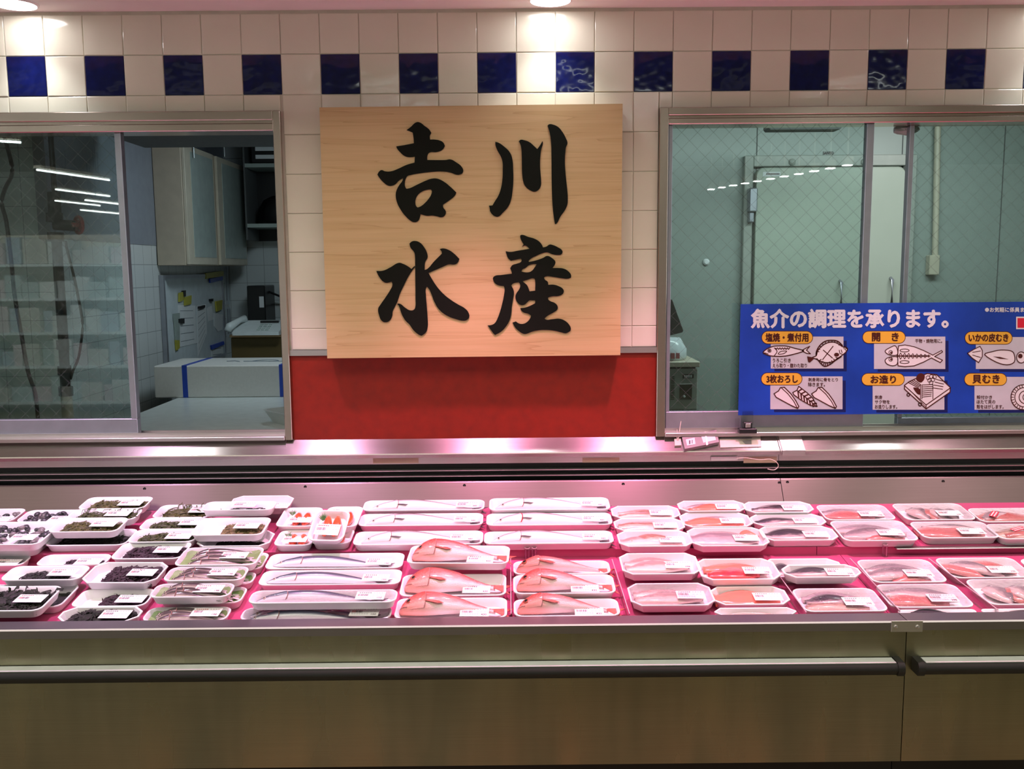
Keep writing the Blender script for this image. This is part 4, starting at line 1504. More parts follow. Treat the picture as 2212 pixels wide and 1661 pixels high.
def whole_fish(parent, L, prof, c, mat, fin, bend=0.0, ang=0.0, lift=0.0, tail=0.6, eye=(0.085, 0.35, 0.0045), gill=True, flip=False, red_gill=False, pect=True, pect_len=0.11, roll=0.5, ring='eye_ring'):
    f = Fish(L, prof, c, bend, ang, lift, flip, roll)
    b = f.body().build('fish', mat, parent, smooth=True)
    # tail
    up, lo, th = cat1(prof, 1.0)
    t0 = f.at(0.985, 0)
    dx = (f.at(1.0, 0) - f.at(0.93, 0)).normalized()
    dy = Vector((-dx.y, dx.x, 0)) * f.fx
    s = L * 0.13 * tail
    z = Vector((0, 0, 0.001))
    fin_sheet([t0 + dy * up * 0.8 + z, t0 + dx * s * 0.7 + dy * s * 0.55, t0 + dx * s * 1.5 + dy * s * 0.85, t0 + dx * s * 1.15 + dy * s * 0.35,
               t0 + dx * s * 0.85, t0 + dx * s * 1.15 - dy * s * 0.35, t0 + dx * s * 1.5 - dy * s * 0.8, t0 + dx * s * 0.7 - dy * s * 0.5, t0 - dy * lo * 0.8 + z][::-1], 0.0012).build('tail_fin', fin, b)
    # eye
    te, ve, re = eye
    p = f.at(te, ve)
    nn_ = (f.at(te + 0.01, ve) - f.at(te - 0.01, ve)).cross(f.at(te, ve + 0.05) - f.at(te, ve - 0.05)).normalized() * f.fx
    p = p - nn_ * re * 0.22
    m = MB()
    re *= 1.25
    m.lathe(p, nn_, [(re, 0), (re, 0.0010), (re * 0.75, 0.0022), (re * 0.56, 0.0026)], 14, 0)
    m.lathe(p, nn_, [(re * 0.56, 0.0010), (re * 0.55, 0.0028), (re * 0.28, 0.0036), (0.0002, 0.0038)], 12, 1)
    m.build('eye', [M[ring], M['eye_pupil']], b, smooth=True)
    if gill:
        g = MB()
        # gill cover: a plate standing a little proud of the side, with its dark slit behind
        rows = []
        for i in range(7):
            s = i / 6
            row = []
            for j in range(11):
                v = -0.80 + 1.50 * j / 10
                tt = 0.115 + (0.115 + 0.045 * math.sqrt(max(0, 1 - (v + 0.1) ** 2))) * s
                row.append(f.at(tt, v) + Vector((0, -0.0004, 0.0004 + 0.0022 * s ** 2)))
            rows.append(row)
        gm = MB().rings(rows, cap0=False, cap1=False, closed=False)
        gm.skin = [(0.10 + 0.17 * i / 6, (-0.80 + 1.50 * j / 10 + 1) / 2, 0) for i in range(7) for j in range(11)]
        gm.build('gill_cover', mat, b, smooth=True)
        pts = [p_ + Vector((0.001, 0, -0.0012)) for p_ in rows[-1]]
        g.tube(pts, 0.0013 if not red_gill else 0.0022, 5)
        g.build('gill_slit', M['gill_red'] if red_gill else M['gill'], b)
    if pect:
        q = f.at(0.27, -0.15)
        e = L * pect_len
        fin_sheet([q + dy * 0.006 + z, q + dx * e * 0.6 + dy * 0.010 + z * 2, q + dx * e + dy * 0.002 + z * 2, q + dx * e * 0.7 - dy * 0.007 + z * 2, q - dy * 0.005 + z][::-1]).build('pectoral_fin', fin, b)
    return f, b


P_SAURY = [(0, .0015, .0015, .002), (.05, .007, .008, .006), (.12, .013, .014, .010), (.3, .019, .020, .014), (.55, .019, .020, .014), (.8, .011, .012, .009), (.94, .005, .005, .005), (1, .005, .005, .004)]
P_BASS = [(0, .004, .003, .004), (.05, .012, .012, .010), (.14, .023, .022, .016), (.3, .031, .030, .020), (.5, .030, .029, .019), (.75, .018, .017, .013), (.93, .009, .009, .007), (1, .010, .010, .005)]
P_SNAP = [(0, .010, .010, .010), (.03, .026, .020, .017), (.09, .044, .030, .023), (.2, .057, .044, .028), (.33, .056, .047, .028), (.55, .042, .037, .022), (.8, .018, .017, .012), (.94, .010, .010, .007), (1, .012, .012, .005)]
P_SARD = [(0, .003, .003, .004), (.06, .009, .010, .008), (.2, .015, .016, .011), (.45, .016, .017, .011), (.75, .009, .010, .008), (.95, .004, .004, .004), (1, .005, .005, .003)]


def fillet(parent, L, wd, th, c, mat, ang=0.0, bend=0.0, blunt=0.5, lean=0.0, name='fillet', seed=0):
    """long slab of fish, thick in the middle, thin at the tail"""
    rnd = random.Random(seed)
    k, n = 16, 12
    ca, sa = math.cos(ang), math.sin(ang)
    rs, sk = [], []
    ph = rnd.uniform(0, 6)
    for i in range(k + 1):
        t = i / k
        env = (math.sin(PI * min(1, t * 1.15 + 0.02)) ** 0.55) if t < 0.45 else max(0.10, (1 - ((t - 0.45) / 0.55) ** 1.7)) ** 0.8
        if t < 0.1:
            env = blunt + (env - blunt) * (t / 0.1)
        h = th * (0.35 + 0.65 * env)
        hw = wd / 2 * max(0.08, env)
        ring = []
        for j in range(n):
            a = 2 * PI * j / n
            cx = math.cos(a)
            sk.append((t, (cx + 1) / 2, 0))
            y = hw * math.copysign(abs(cx) ** 0.8, cx) + bend * math.sin(PI * 1.2 * t)
            z = h * (0.5 + 0.5 * math.copysign(abs(math.sin(a)) ** 0.7, math.sin(a))) + 0.002 * math.sin(ph + 7 * t + 2 * cx) * (math.sin(a) > 0)
            z += lean * y
            x = (t - 0.5) * L
            ring.append(Vector(c) + Vector((x * ca - y * sa, x * sa + y * ca, z)))
        rs.append(ring)
    m = MB().rings(rs)
    m.skin = sk
    return m.build(name, mat, parent, smooth=True)


def seaweed(parent, w, d, c, mat, hgt=0.018, n=260, seed=0, messy=1.0, wide=0.0016):
    """a heap of wet seaweed: a lumpy body with many loose strands"""
    rnd = random.Random(seed)
    m = MB()
    gx, gy = 22, 12
    ph = [rnd.uniform(0, 6.28) for _ in range(6)]

    def z(u, v):
        e = max(0.0, 1 - abs(u) ** 5.0) * max(0.0, 1 - abs(v) ** 5.0)
        return 0.0045 + hgt * (e ** 0.6) * (0.72 + 0.16 * math.sin(5 * u + ph[0]) * math.cos(4 * v + ph[1]) + 0.12 * math.sin(11 * u + 7 * v + ph[2]) + 0.08 * math.sin(19 * u - 13 * v + ph[3]))
    rows = [[Vector(c) + Vector((u * w / 2, v * d / 2, z(u, v))) for u in [-1 + 2 * i / gx for i in range(gx + 1)]] for v in [-1 + 2 * j / gy for j in range(gy + 1)]]
    m.rings(rows, cap0=False, cap1=False, closed=False)
    for _ in range(n):
        u, v = rnd.uniform(-0.97, 0.97), rnd.uniform(-0.97, 0.97)
        a = rnd.gauss(0, 0.9)
        ln = rnd.uniform(0.012, 0.04) * messy
        p = Vector(c) + Vector((u * w / 2, v * d / 2, z(u, v) + rnd.uniform(0.0, 0.003)))
        pts = []
        over = messy > 1.25 and rnd.random() < 0.3
        k = 5
        curl = rnd.gauss(0, 1.4)
        lift = rnd.uniform(-0.1, 0.30) * messy
        for i in range(k):
            s = i / (k - 1)
            aa = a + curl * s
            q_ = p - Vector(c)
            if over:
                out_ = abs(q_.x) > w / 2 or abs(q_.y) > d / 2
                q_.z = max(q_.z, H + 0.002 if out_ else 0.006)
            else:
                q_ = Vector((max(-w / 2, min(w / 2, q_.x)), max(-d / 2, min(d / 2, q_.y)), max(q_.z, 0.006)))
            pts.append(q_ + Vector(c))
            p = p + Vector((math.cos(aa), math.sin(aa), lift * (1 - 2.0 * s))) * ln / k
        wd = wide * rnd.uniform(0.6, 1.5)
        for i in range(k - 1):
            t = pts[i + 1] - pts[i]
            q = Vector((-t.y, t.x, 0))
            if q.length < 1e-7:
                continue
            q = q.normalized() * wd + Vector((0, 0, wd * 0.7))
            nn = len(m.v)
            m.v += [tuple(pts[i] - q), tuple(pts[i] + q), tuple(pts[i + 1] + q * 0.9), tuple(pts[i + 1] - q * 0.9)]
            m.f.append((nn, nn + 1, nn + 2, nn + 3))
            m.m.append(0)
    return stuff(m.build('seaweed', mat, parent, smooth=True))


_clam = []


def clams(parent, w, d, c, n, seed=0, flat=False):
    rnd = random.Random(seed)
    if not _clam:
        for mat in ('clam', 'clam_pale'):
            m = MB()
            rs = []
            for i in range(9):
                a = PI * i / 8
                r = math.sin(a)
                x = -math.cos(a)
                rs.append([Vector((0.0135 * x, 0.0115 * r * math.cos(b) * (1.0 if math.cos(b) > 0 else 0.75), 0.0078 * r * math.sin(b) * (1 - 0.25 * math.cos(b)))) if 0 < i < 8 else Vector((0.0135 * x, 0.0003 * math.cos(b), 0.0003 * math.sin(b))) for b in [2 * PI * j / 12 for j in range(12)]])
            m.rings(rs)
            o = m.build('clam', M[mat], None, smooth=True)
            _clam.append(o.data)
            bpy.data.objects.remove(o)
    for i in range(n):
        o = link('clam', rnd.choice((_clam[0], _clam[0], _clam[1])), parent)
        k = i % 2
        u = (i / n) * 2 - 1 + rnd.uniform(-0.05, 0.05)
        o.location = Vector(c) + Vector((max(-1, min(1, u)) * w / 2, rnd.uniform(-1, 1) * d / 2, 0.0125 if flat else 0.012 + 0.008 * k + rnd.uniform(0, 0.003)))
        o.rotation_euler = (0, 0, rnd.uniform(0, 6.28)) if flat else (rnd.uniform(-0.6, 0.6), rnd.uniform(-0.4, 0.4), rnd.uniform(0, 6.28))


def film(parent, w, d, h=H, seed=0, bulge=0.0):
    rnd = random.Random(seed)
    nx, ny = 18, 8
    a, b = w / 2 - 0.002, d / 2 - 0.002
    ph = [rnd.uniform(0, 6) for _ in range(4)]
    rows = []
    for j in range(ny + 1):
        v = -1 + 2 * j / ny
        r = []
        for i in range(nx + 1):
            u = -1 + 2 * i / nx
            e = (1 - u ** 4) * (1 - v ** 4)
            cc = 1 - 0.10 * (abs(u) ** 6) * (abs(v) ** 6)
            r.append(Vector((u * a * cc, v * b * cc, h + 0.0006 + e * (bulge + 0.0012 * math.sin(6 * u + ph[0]) * math.sin(4 * v + ph[1]) + 0.0006 * math.sin(17 * u + ph[2] + 5 * v)))))
        rows.append(r)
    return MB().rings(rows, cap0=False, cap1=False, closed=False).build('film', M['film'], parent, smooth=True)


def garnish(parent, c, s=0.02, seed=0):
    rnd = random.Random(seed)
    m = MB()
    for i in range(9):
        a = 0.3 + 2.4 * i / 8
        p = Vector(c)
        e = p + Vector((math.cos(a) * s, math.sin(a) * s * 1.2, 0.010 + rnd.uniform(0, 0.006)))
        q = Vector((-math.sin(a), math.cos(a), 0)) * 0.0016
        m.add([p - q, p + q, (p + e) / 2 + q * 1.4, e, (p + e) / 2 - q * 1.4], [(0, 4, 3, 2, 1)])
    m.build('garnish_leaf', M['leaf'], parent)


NPK = [0]
CATS = {'weed': ('seaweed_pack', 'packed seaweed', 'packs of seaweed'), 'clam': ('clam_pack', 'packed clams', 'packs of clams'),
        'sardine': ('sardine_pack', 'packed fish', 'packs of small whole fish on green paper'), 'roe': ('roe_pack', 'packed roe', 'packs of orange roe'),
        'bass': ('sea_bass_pack', 'packed fish', 'long trays of whitish whole fish'), 'saury': ('saury_pack', 'packed fish', 'long trays of slender dark-backed fish'),
        'snapper': ('red_fish_pack', 'packed fish', 'trays of whole red fish'), 'fillet': ('fillet_pack', 'packed fillets', 'packs of fish fillets'),
        'empty': ('foam_tray_pack', 'packed seafood', 'deep trays in the seaweed section')}


def pack(kind, box, label, level=0, deck=None, cut=False, price='', filmed=False, yaw=0.0, tilt=0.0, depth=None, lab=(0.19, -0.10), labz=None, hh=H, **kw):
    xl, xr, yb, yf = box
    NPK[0] += 1
    seed = NPK[0]
    mid = (yb + yf) / 2
    dk = deck or ('b' if mid < 1186 else 'f')
    y0, z0 = (YB0, ZB0) if dk == 'b' else (YF0, ZF0)
    off = hh + level * H
    S_ = lambda x, y: PS(x, y, y0, z0 + off, SL)
    xm = (xl + xr) / 2
    B_, F_ = S_(xm, yb), S_(xm, yf)
    C_ = S_(xm, mid)
    w = (S_(xr, mid) - S_(xl, mid)).length * 0.995
    by, fy = min(B_.y, Y_(3.535) - 0.006), max(F_.y, Y_(RIM_I) + 0.008)
    if dk == 'f' and level < 0.9:
        by = min(by, YF0 - 0.004)
    d = depth or (by - fy) * math.sqrt(1 + SL * SL) * 0.985
    yc = (by + fy) / 2
    n = Vector((0, -SL, 1)).normalized()
    loc = Vector((C_.x, yc, z0 + off + SL * (yc - y0))) - n * hh + n * 0.0006
    nm, cat, grp = CATS[kind]
    o = thing(nm, label, cat, loc, (math.atan(SL) + tilt, 0, yaw), grp)
    tray(w, d, cut, o, hh)
    iw, idp = w - 0.040, d - 0.036
    fl = 0.0045
    if kind == 'weed':
        labz = labz or 0.031
        ww = kw.get('span', (-1, 1))
        cx = (ww[0] + ww[1]) / 4 * iw
        seaweed(o, (iw + 0.004) * (ww[1] - ww[0]) / 2, idp + 0.004, (cx, kw.get('vy', 0.0) * idp, 0), M['weed_' + kw.get('col', 'black')], kw.get('hgt', 0.021), kw.get('n', 360), seed, kw.get('messy', 1.0), kw.get('wide', 0.0016))
    elif kind == 'clam':
        clams(o, iw, idp, (0, 0, 0), kw.get('n', 26), seed, kw.get('flat', False))
    elif kind == 'saury':
        for i in range(kw.get('n', 1)):
            whole_fish(o, w * 0.80, [(a, b * 1.05, c_ * 1.05, e) for a, b, c_, e in P_SAURY], (-w * 0.07, 0.006 - i * 0.026 + 0.01 * (kw.get('n', 1) - 1), fl), M['saury'], M['dark_fin'], bend=0.010, eye=(0.075, 0.1, 0.0038), tail=0.7, gill=True, pect=False, ang=-0.03)
    elif kind == 'bass':
        s = kw.get('s', 0.9)
        whole_fish(o, w * 0.86, [(a, b * s, c_ * s, e * s) for a, b, c_, e in P_BASS], (-w * 0.02, 0.0, fl), M['bass'], M['dark_fin'], bend=0.010, ang=-0.02, eye=(0.075, 0.12, 0.0046), tail=0.75, red_gill=kw.get('red', False))
    elif kind == 'snapper':
        s = kw.get('s', 1.0) * min(1.0, (d - 0.02) / 0.135)
        f, b = whole_fish(o, w * 0.86, [(a, q * s, c_ * s, e) for a, q, c_, e in P_SNAP], (w * -0.035, -0.004, fl), M['snapper'], M['snapper_fin'], bend=0.014, ang=-0.035, eye=(0.095, 0.22, 0.0085), tail=1.05, lift=0.010, pect_len=0.20, roll=0.36, ring='eye_ring_red')
        top = [f.at(0.26 + 0.5 * i / 8, 0.97) + Vector((0, 0, -0.006)) for i in range(9)]
        bot = [p + Vector((0.004, 0.010 - 0.0006 * i, 0.002)) for i, p in enumerate(top)]
        fin_sheet(top + bot[::-1]).build('dorsal_fin', M['snapper_fin'], b)
        mo = MB()
        mo.tube([f.at(0.012, -0.2) + Vector((0, 0, 0.0004)), f.at(0.05, -0.42) + Vector((0, 0, 0.0004)), f.at(0.085, -0.55) + Vector((0, 0, 0.0004))], 0.0014, 5)
        mo.build('mouth', M['gill'], b)
    elif kind == 'sardine':
        pm = MB()
        rows = []
        for j in range(5):
            v = -1 + 0.5 * j
            rows.append([Vector((u * (w / 2 - 0.010), v * (d / 2 - 0.010), fl + 0.0115 * (abs(u) ** 4 + abs(v) ** 4))) for u in [-1 + 2 * i / 14 for i in range(15)]])
        pm.rings(rows, cap0=False, cap1=False, closed=False)
        pm.build('green_paper', M['green_paper'], o, smooth=True)
        rnd = random.Random(seed)
        for i in range(4):
            whole_fish(o, w * 0.70, P_SARD, (-w * 0.06 + 0.018 * (i % 2) + rnd.uniform(-0.01, 0.01), -idp * 0.38 + i * idp * 0.26, fl + 0.003 + 0.003 * (i % 2)), M['sardine'], M['pale_fin'], bend=rnd.uniform(-0.004, 0.010), ang=rnd.uniform(-0.12, 0.16), eye=(0.07, 0.25, 0.0032), pect=False, tail=0.8)
    elif kind == 'roe':
        for i in range(2):
            rs = []
            L_ = d * 0.62
            for k in range(11):
                t = k / 10
                r = 0.0165 * math.sin(PI * (0.06 + 0.88 * t)) ** 0.6
                rs.append([Vector((0.002 + i * 0.034 - 0.017 + r * math.cos(a) + 0.006 * math.sin(2.5 * t), (0.5 - t) * L_ + 0.006, fl + 0.014 + 0.85 * r * math.sin(a))) for a in [2 * PI * q / 12 for q in range(12)]])
            MB().rings(rs).build('roe_sac', M['roe'], o, smooth=True)
        garnish(o, (-iw * 0.36, idp * 0.30, fl + 0.012), 0.020, seed)
    elif kind == 'fillet':
        pieces = kw['pieces']
        for i, (mt, u, v, L_, wd, ang, zz) in enumerate(pieces):
            fillet(o, iw * L_ * 1.04, idp * wd * 1.18, kw.get('th', 0.021), (u * iw, v * idp, fl + zz), M['fil_' + mt], ang, kw.get('bend', 0.006), kw.get('blunt', 0.5), seed=seed * 7 + i, name='fillet')
    elif kind == 'empty':
        seaweed(o, iw * 0.8, idp * 0.5, (iw * 0.05, -idp * 0.1, 0), M['weed_' + kw.get('col', 'black')], 0.010, 90, seed)
    if filmed:
        film(o, w, d, hh, seed, kw.get('bulge', 0.0))
    if lab:
        lm = link('price_label', label_mesh(price, seed), o)
        lz = hh + 0.0026 if filmed else (labz if labz is not None else hh - 0.0005)
        lm.location = (lab[0] * w, lab[1] * d, lz)
        lm.rotation_euler = (0, 0, lab[2] if len(lab) > 2 else -0.03)
    if kw.get('sticker'):
        sx, sy, sa = kw['sticker']
        sm = MB()
        sm.box((-0.030, -0.012, 0), (0.030, 0.012, 0.0006), 0)
        for i in range(7):
            for sg in (-1, 1):
                sm.box((-0.026 + i * 0.0075, sg * 0.005 - 0.0025, 0.0006), (-0.0215 + i * 0.0075, sg * 0.005 + 0.0025, 0.0009), 1)
        so = sm.build('red_sticker', [M['sticker_red'], M['paper']], o)
        so.location = (sx * w, sy * d, hh + 0.0030)
        so.rotation_euler = (0, 0, sa)
    return o


def F(*rows):
    return dict(pieces=rows)


SW = 'seaweed pack'
# --- seaweed and clams at the left
pack('clam', (-112, 42, 1099, 1127), 'dark clam pack cut by the left picture edge in the back row', n=34, lab=(0.28, -0.30))
pack('clam', (48, 200, 1101, 1127), 'dark clam pack in the back row behind the front clam pack', n=44, lab=(0.10, -0.25))
pack('clam', (-100, 100, 1150, 1189), 'tray mostly hidden beneath the front pack of grey clams', n=5, flat=True, lab=None)
pack('clam', (-92, 110, 1127, 1177), 'large pack of grey clams at the left edge, on top of another tray', level=1.15, n=64, lab=(0.26, -0.18))
pack('weed', (180, 322, 1073, 1099), 'olive seaweed pack at the very back against the steel panel, hindmost of the leaning stack', level=1, col='olive', lab=(0.24, -0.1), labz=0.033)
pack('weed', (150, 300, 1099, 1123), 'dark green seaweed pack in the middle of the leaning stack at the left back', level=1.2, col='green', lab=(0.20, 0.0), labz=0.033, messy=1.3)
pack('weed', (112, 285, 1143, 1178), 'seaweed tray underneath the front pack of the leaning stack, strands over its rim', level=0, col='black', hgt=0.014, messy=0.8, lab=None)
pack('weed', (118, 266, 1118, 1149), 'olive seaweed pack in front of the leaning stack, resting on a lower tray', level=1.55, col='olive', lab=(0.22, 0.0), labz=0.033, messy=0.8)
pack('weed', (338, 462, 1090, 1118), 'olive seaweed pack with stray strands in the back row left of the tall deep trays', col='olive', lab=(0.28, 0.0), messy=1.5, labz=0.033)
pack('weed', (308, 446, 1118, 1143), 'dark seaweed pack in the middle row left of the tall deep trays', level=0.3, col='green', lab=(0.27, 0.0), labz=0.033)
pack('weed', (284, 428, 1143, 1171), 'dark olive seaweed pack directly behind the purplish seaweed pack', level=0.4, col='green', lab=(0.23, -0.1), labz=0.033)
pack('weed', (252, 404, 1171, 1207), 'purplish black seaweed pack left of the first pack on green paper', level=1.2, deck='f', col='purple', lab=(0.23, -0.02), labz=0.033)
pack('empty', (500, 632, 1066, 1098), 'deep white foam tray hindmost against the steel panel, left of the orange roe', level=1.0, cut=True, lab=(0.30, -0.30))
pack('empty', (432, 588, 1146, 1180), 'foam tray with dark seaweed beneath the tray of khaki seaweed', level=0, cut=True, lab=None)
pack('weed', (423, 577, 1118, 1156), 'half empty tray of khaki seaweed in front of the deep white tray', level=1.15, span=(-0.35, 0.95), col='khaki', hgt=0.014, lab=(0.22, -0.02), messy=0.5, labz=0.033)
pack('empty', (440, 594, 1084, 1101), 'deep white foam tray raised on top with its long front wall showing', level=2.0, tilt=-0.06, depth=0.10, lab=(0.06, 0.1))
# --- small whole fish on green paper
pack('sardine', (402, 575, 1190, 1230), 'lower tray half covered by the hindmost pack on green paper', lab=None, deck='f')
pack('sardine', (380, 550, 1236, 1262), 'lower tray half covered by the middle pack on green paper', lab=None)
pack('sardine', (352, 528, 1268, 1303), 'lower tray half covered by the front raised pack on green paper', lab=None)
pack('sardine', (388, 562, 1182, 1221), 'small brownish fish on green paper, hindmost pack of that column', level=1.4, deck='f', price='198', filmed=True, lab=(0.18, 0.0))
pack('sardine', (360, 532, 1224, 1254), 'small brownish fish on green paper, second pack from the back', level=1.35, price='198', filmed=True, lab=(0.20, 0.05))
pack('sardine', (330, 502, 1260, 1290), 'small brownish fish on green paper, raised pack third from the back', level=1.4, price='198', filmed=True, lab=(0.20, 0.05))
pack('sardine', (310, 492, 1311, 1352), 'small brownish fish with green paper, pack right behind the front rim', level=0, price='198', filmed=True, lab=(0.22, 0.05))
# --- seaweed at the front left
pack('clam', (-90, 62, 1194, 1222), 'brownish pack cut by the left picture edge below the clams', n=26, lab=(0.24, -0.2))
pack('weed', (88, 236, 1194, 1221), 'thin dark seaweed pack half hidden behind a raised white tray at the left', level=0, col='purple', hgt=0.012, span=(-0.4, 0.9), lab=(0.24, -0.2), deck='f')
pack('weed', (-70, 152, 1262, 1312), 'tray whose corner shows under the front left seaweed pack', lab=None, hgt=0.006, n=60, messy=0.5)
pack('weed', (14, 184, 1222, 1253), 'raised white tray with a flat strip of dark seaweed left of the purplish heap', level=1, col='black', hgt=0.012, span=(-0.8, 0.6), lab=(0.22, 0.0))
pack('weed', (166, 326, 1272, 1310), 'purplish seaweed tray under the tilted heap of dark seaweed', level=0, col='purple', hgt=0.014, lab=(0.25, -0.1), span=(-0.5, 0.95))
pack('weed', (190, 352, 1214, 1259), 'cut-cornered tray with a heap of dark purplish seaweed, slightly turned', level=1, cut=True, yaw=-0.03, col='purple', hgt=0.023, lab=(0.24, -0.05), messy=1.2, span=(-0.7, 1), labz=0.033)
pack('weed', (-95, 110, 1266, 1323), 'front left tray of black seaweed cut by the picture edge', level=1.2, col='black', hgt=0.021, lab=(0.29, -0.05), wide=0.0030, messy=1.4, labz=0.033)
pack('weed', (126, 300, 1310, 1352), 'black leafy seaweed pack right behind the front rim at the left', level=0, cut=True, col='black', hgt=0.021, lab=(0.20, -0.08), wide=0.0034, messy=1.1, labz=0.033, vy=0.0)
# --- orange roe
pack('roe', (598, 680, 1145, 1178), 'orange roe pack in front, left of its two lower neighbours', lab=(0.0, -0.12), labz=0.031)
pack('roe', (678, 762, 1142, 1174), 'orange roe pack lying under the upright tilted one', lab=None)
pack('roe', (700, 778, 1094, 1138), 'white roe tray mostly hidden behind the upright tilted one', level=0.6, lab=None)
pack('roe', (605, 690, 1096, 1137), 'orange roe pack with leaf at the back left of the tilted one', level=0.6, lab=(0.06, -0.18), labz=0.031)
pack('roe', (673, 752, 1104, 1158), 'orange roe pack with leaf propped up steeply on top of the others', level=1.95, tilt=0.42, depth=0.145, yaw=-0.10, lab=(0.0, -0.16), labz=0.033)
# --- long whitish fish
pack('bass', (785, 1047, 1080, 1102), level=0.35, label='long whitish fish in the left column, hindmost tray against the steel panel', price='480', lab=(0.36, 0.02), s=0.85)
pack('bass', (776, 1044, 1109, 1135), 'long whitish fish in the left column, middle tray', price='480', lab=(0.36, 0.0), s=0.85)
pack('bass', (765, 1044, 1147, 1176), 'long whitish fish in the left column, front tray above the red fish', price='480', lab=(0.34, 0.0), s=0.9)
pack('bass', (1056, 1317, 1075, 1101), level=0.5, label='long whitish fish in the right column, hindmost tray against the steel panel', price='480', lab=(0.36, 0.0), s=0.9)
pack('bass', (1050, 1322, 1108, 1134), 'long whitish fish with red gill in the right column, middle tray', price='480', lab=(0.36, 0.0), s=0.9, red=True)
pack('bass', (1045, 1325, 1147, 1174), 'long whitish fish in the right column, front tray above the bare pink deck', price='480', lab=(0.36, 0.0), s=0.9)
# --- slender dark-backed fish
pack('saury', (578, 872, 1195, 1228), 'slender dark-backed fish, hindmost of four long trays', price='150', lab=(0.32, -0.08), deck='f')
pack('saury', (563, 867, 1231, 1263), 'slender dark-backed fish, second tray from the back of four', price='150', lab=(0.32, -0.05))
pack('saury', (520, 845, 1311, 1346), 'two slender dark-backed fish in the tray right behind the front rim', n=2, price='150', lab=(0.32, 0.0), filmed=True)
pack('saury', (540, 858, 1274, 1302), 'slender dark-backed fish in the raised tray, third from the back', level=1.4, price='150', lab=(0.32, -0.05), filmed=True)
# --- red fish
pack('snapper', (866, 1094, 1240, 1287), 'whole red fish in the left column, middle tray', price='430', lab=(0.22, -0.22))
pack('snapper', (854, 1096, 1291, 1337), 'whole red fish in the left column, tray right behind the front rim', price='430', lab=(0.21, -0.22))
pack('snapper', (882, 1101, 1178, 1217), 'whole red fish in the left column, hindmost tray turned askew and raised', level=1.55, deck='f', yaw=-0.05, price='430', lab=(0.22, -0.26))
pack('snapper', (1108, 1318, 1211, 1240), 'whole red fish in the right column, hindmost tray half hidden by the next', price='', lab=None, s=0.9)
pack('snapper', (1108, 1328, 1241, 1282), 'whole red fish in the right column, middle raised tray', level=0.6, price='430', lab=(0.20, -0.24))
pack('snapper', (1109, 1338, 1293, 1331), 'whole red fish in the right column, tray right behind the front rim', price='430', lab=(0.21, -0.24))
# --- fillets: five columns, seen from left to right
FT = dict(cut=True, lab=(0.23, -0.08))
pack('fillet', (1320, 1468, 1092, 1119), 'beige fillets in the first fillet column, hindmost pack', **FT, **F(('beige', 0, 0.12, 0.9, 0.55, -0.05, 0), ('beige', -0.02, -0.2, 0.85, 0.5, 0.02, 0.004)))
pack('fillet', (1326, 1478, 1119, 1146), 'brownish fillet in the first fillet column, second pack', **FT, **F(('beige', -0.02, 0.05, 0.95, 0.8, -0.04, 0.003), ('pale', 0.0, -0.25, 0.9, 0.4, 0.0, 0)))
pack('fillet', (1334, 1494, 1146, 1180), 'beige and brown fillets in the first column, third pack at the deck step', **FT, **F(('pale', -0.05, 0.0, 0.95, 0.7, 0.0, 0), ('beige', 0.04, 0.08, 0.8, 0.6, 0.05, 0.005)))
pack('fillet', (1340, 1510, 1194, 1240), 'pale fillets in the raised fourth pack of the first column', level=0.8, deck='f', price='398', **FT, **F(('pale', -0.02, 0.18, 0.95, 0.5, -0.06, 0), ('pale', -0.05, -0.12, 0.9, 0.5, 0.08, 0.005)))
pack('fillet', (1358, 1540, 1259, 1308), 'pale fillets under crinkled wrap in the first column nearest the rim', level=0.3, filmed=True, bulge=0.003, **FT, **F(('pale', -0.02, 0.15, 0.95, 0.5, -0.05, 0), ('pale', -0.04, -0.14, 0.9, 0.5, 0.06, 0.005)))
pack('fillet', (1464, 1610, 1081, 1104), level=0.3, label='red salmon slices in the second column, hindmost pack', **FT, **F(('salmon', 0.02, -0.05, 0.8, 0.7, 0.04, 0.004), ('grey', -0.02, 0.2, 0.9, 0.35, -0.02, 0)))
pack('fillet', (1470, 1622, 1107, 1138), 'red salmon slices in the second column, second pack', **FT, **F(('salmon', -0.02, -0.05, 0.95, 0.7, 0.04, 0.003), ('grey', 0.03, 0.25, 0.9, 0.3, -0.02, 0.0)))
pack('fillet', (1488, 1656, 1139, 1179), 'grey skinned salmon fillet in the second column, third pack at the deck step', **FT, **F(('grey', -0.04, 0.0, 0.98, 0.85, -0.02, 0.003), ('salmon', 0.36, 0.28, 0.3, 0.3, 0.0, 0.004)))
pack('fillet', (1508, 1680, 1206, 1252), 'deep red fish chunks in the raised fourth pack of the second column', level=0.9, price='298', **FT, **F(('salmon', 0.0, 0.2, 0.95, 0.5, -0.05, 0), ('red', -0.08, -0.15, 0.75, 0.55, 0.05, 0.003)))
pack('fillet', (1536, 1702, 1266, 1306), 'orange salmon slab pack below the deep red chunks', **FT, **F(('salmon', -0.04, 0.0, 1.0, 1.0, -0.02, 0), ), th=0.020, blunt=0.9)
pack('fillet', (1546, 1726, 1312, 1345), 'white tray behind the front rim below the orange salmon slab', cut=True, lab=None, **F(('pale', 0.0, -0.2, 0.8, 0.5, 0, 0)))
pack('fillet', (1606, 1755, 1083, 1107), level=0.3, label='dark skinned fillet in the third column, hindmost pack', **FT, **F(('dark', 0.0, 0.05, 0.85, 0.75, 0.03, 0.002)))
pack('fillet', (1622, 1782, 1110, 1135), 'dark skinned fillet in the third column, second pack', **FT, **F(('dark', -0.02, 0.05, 0.95, 0.75, 0.03, 0.002)))
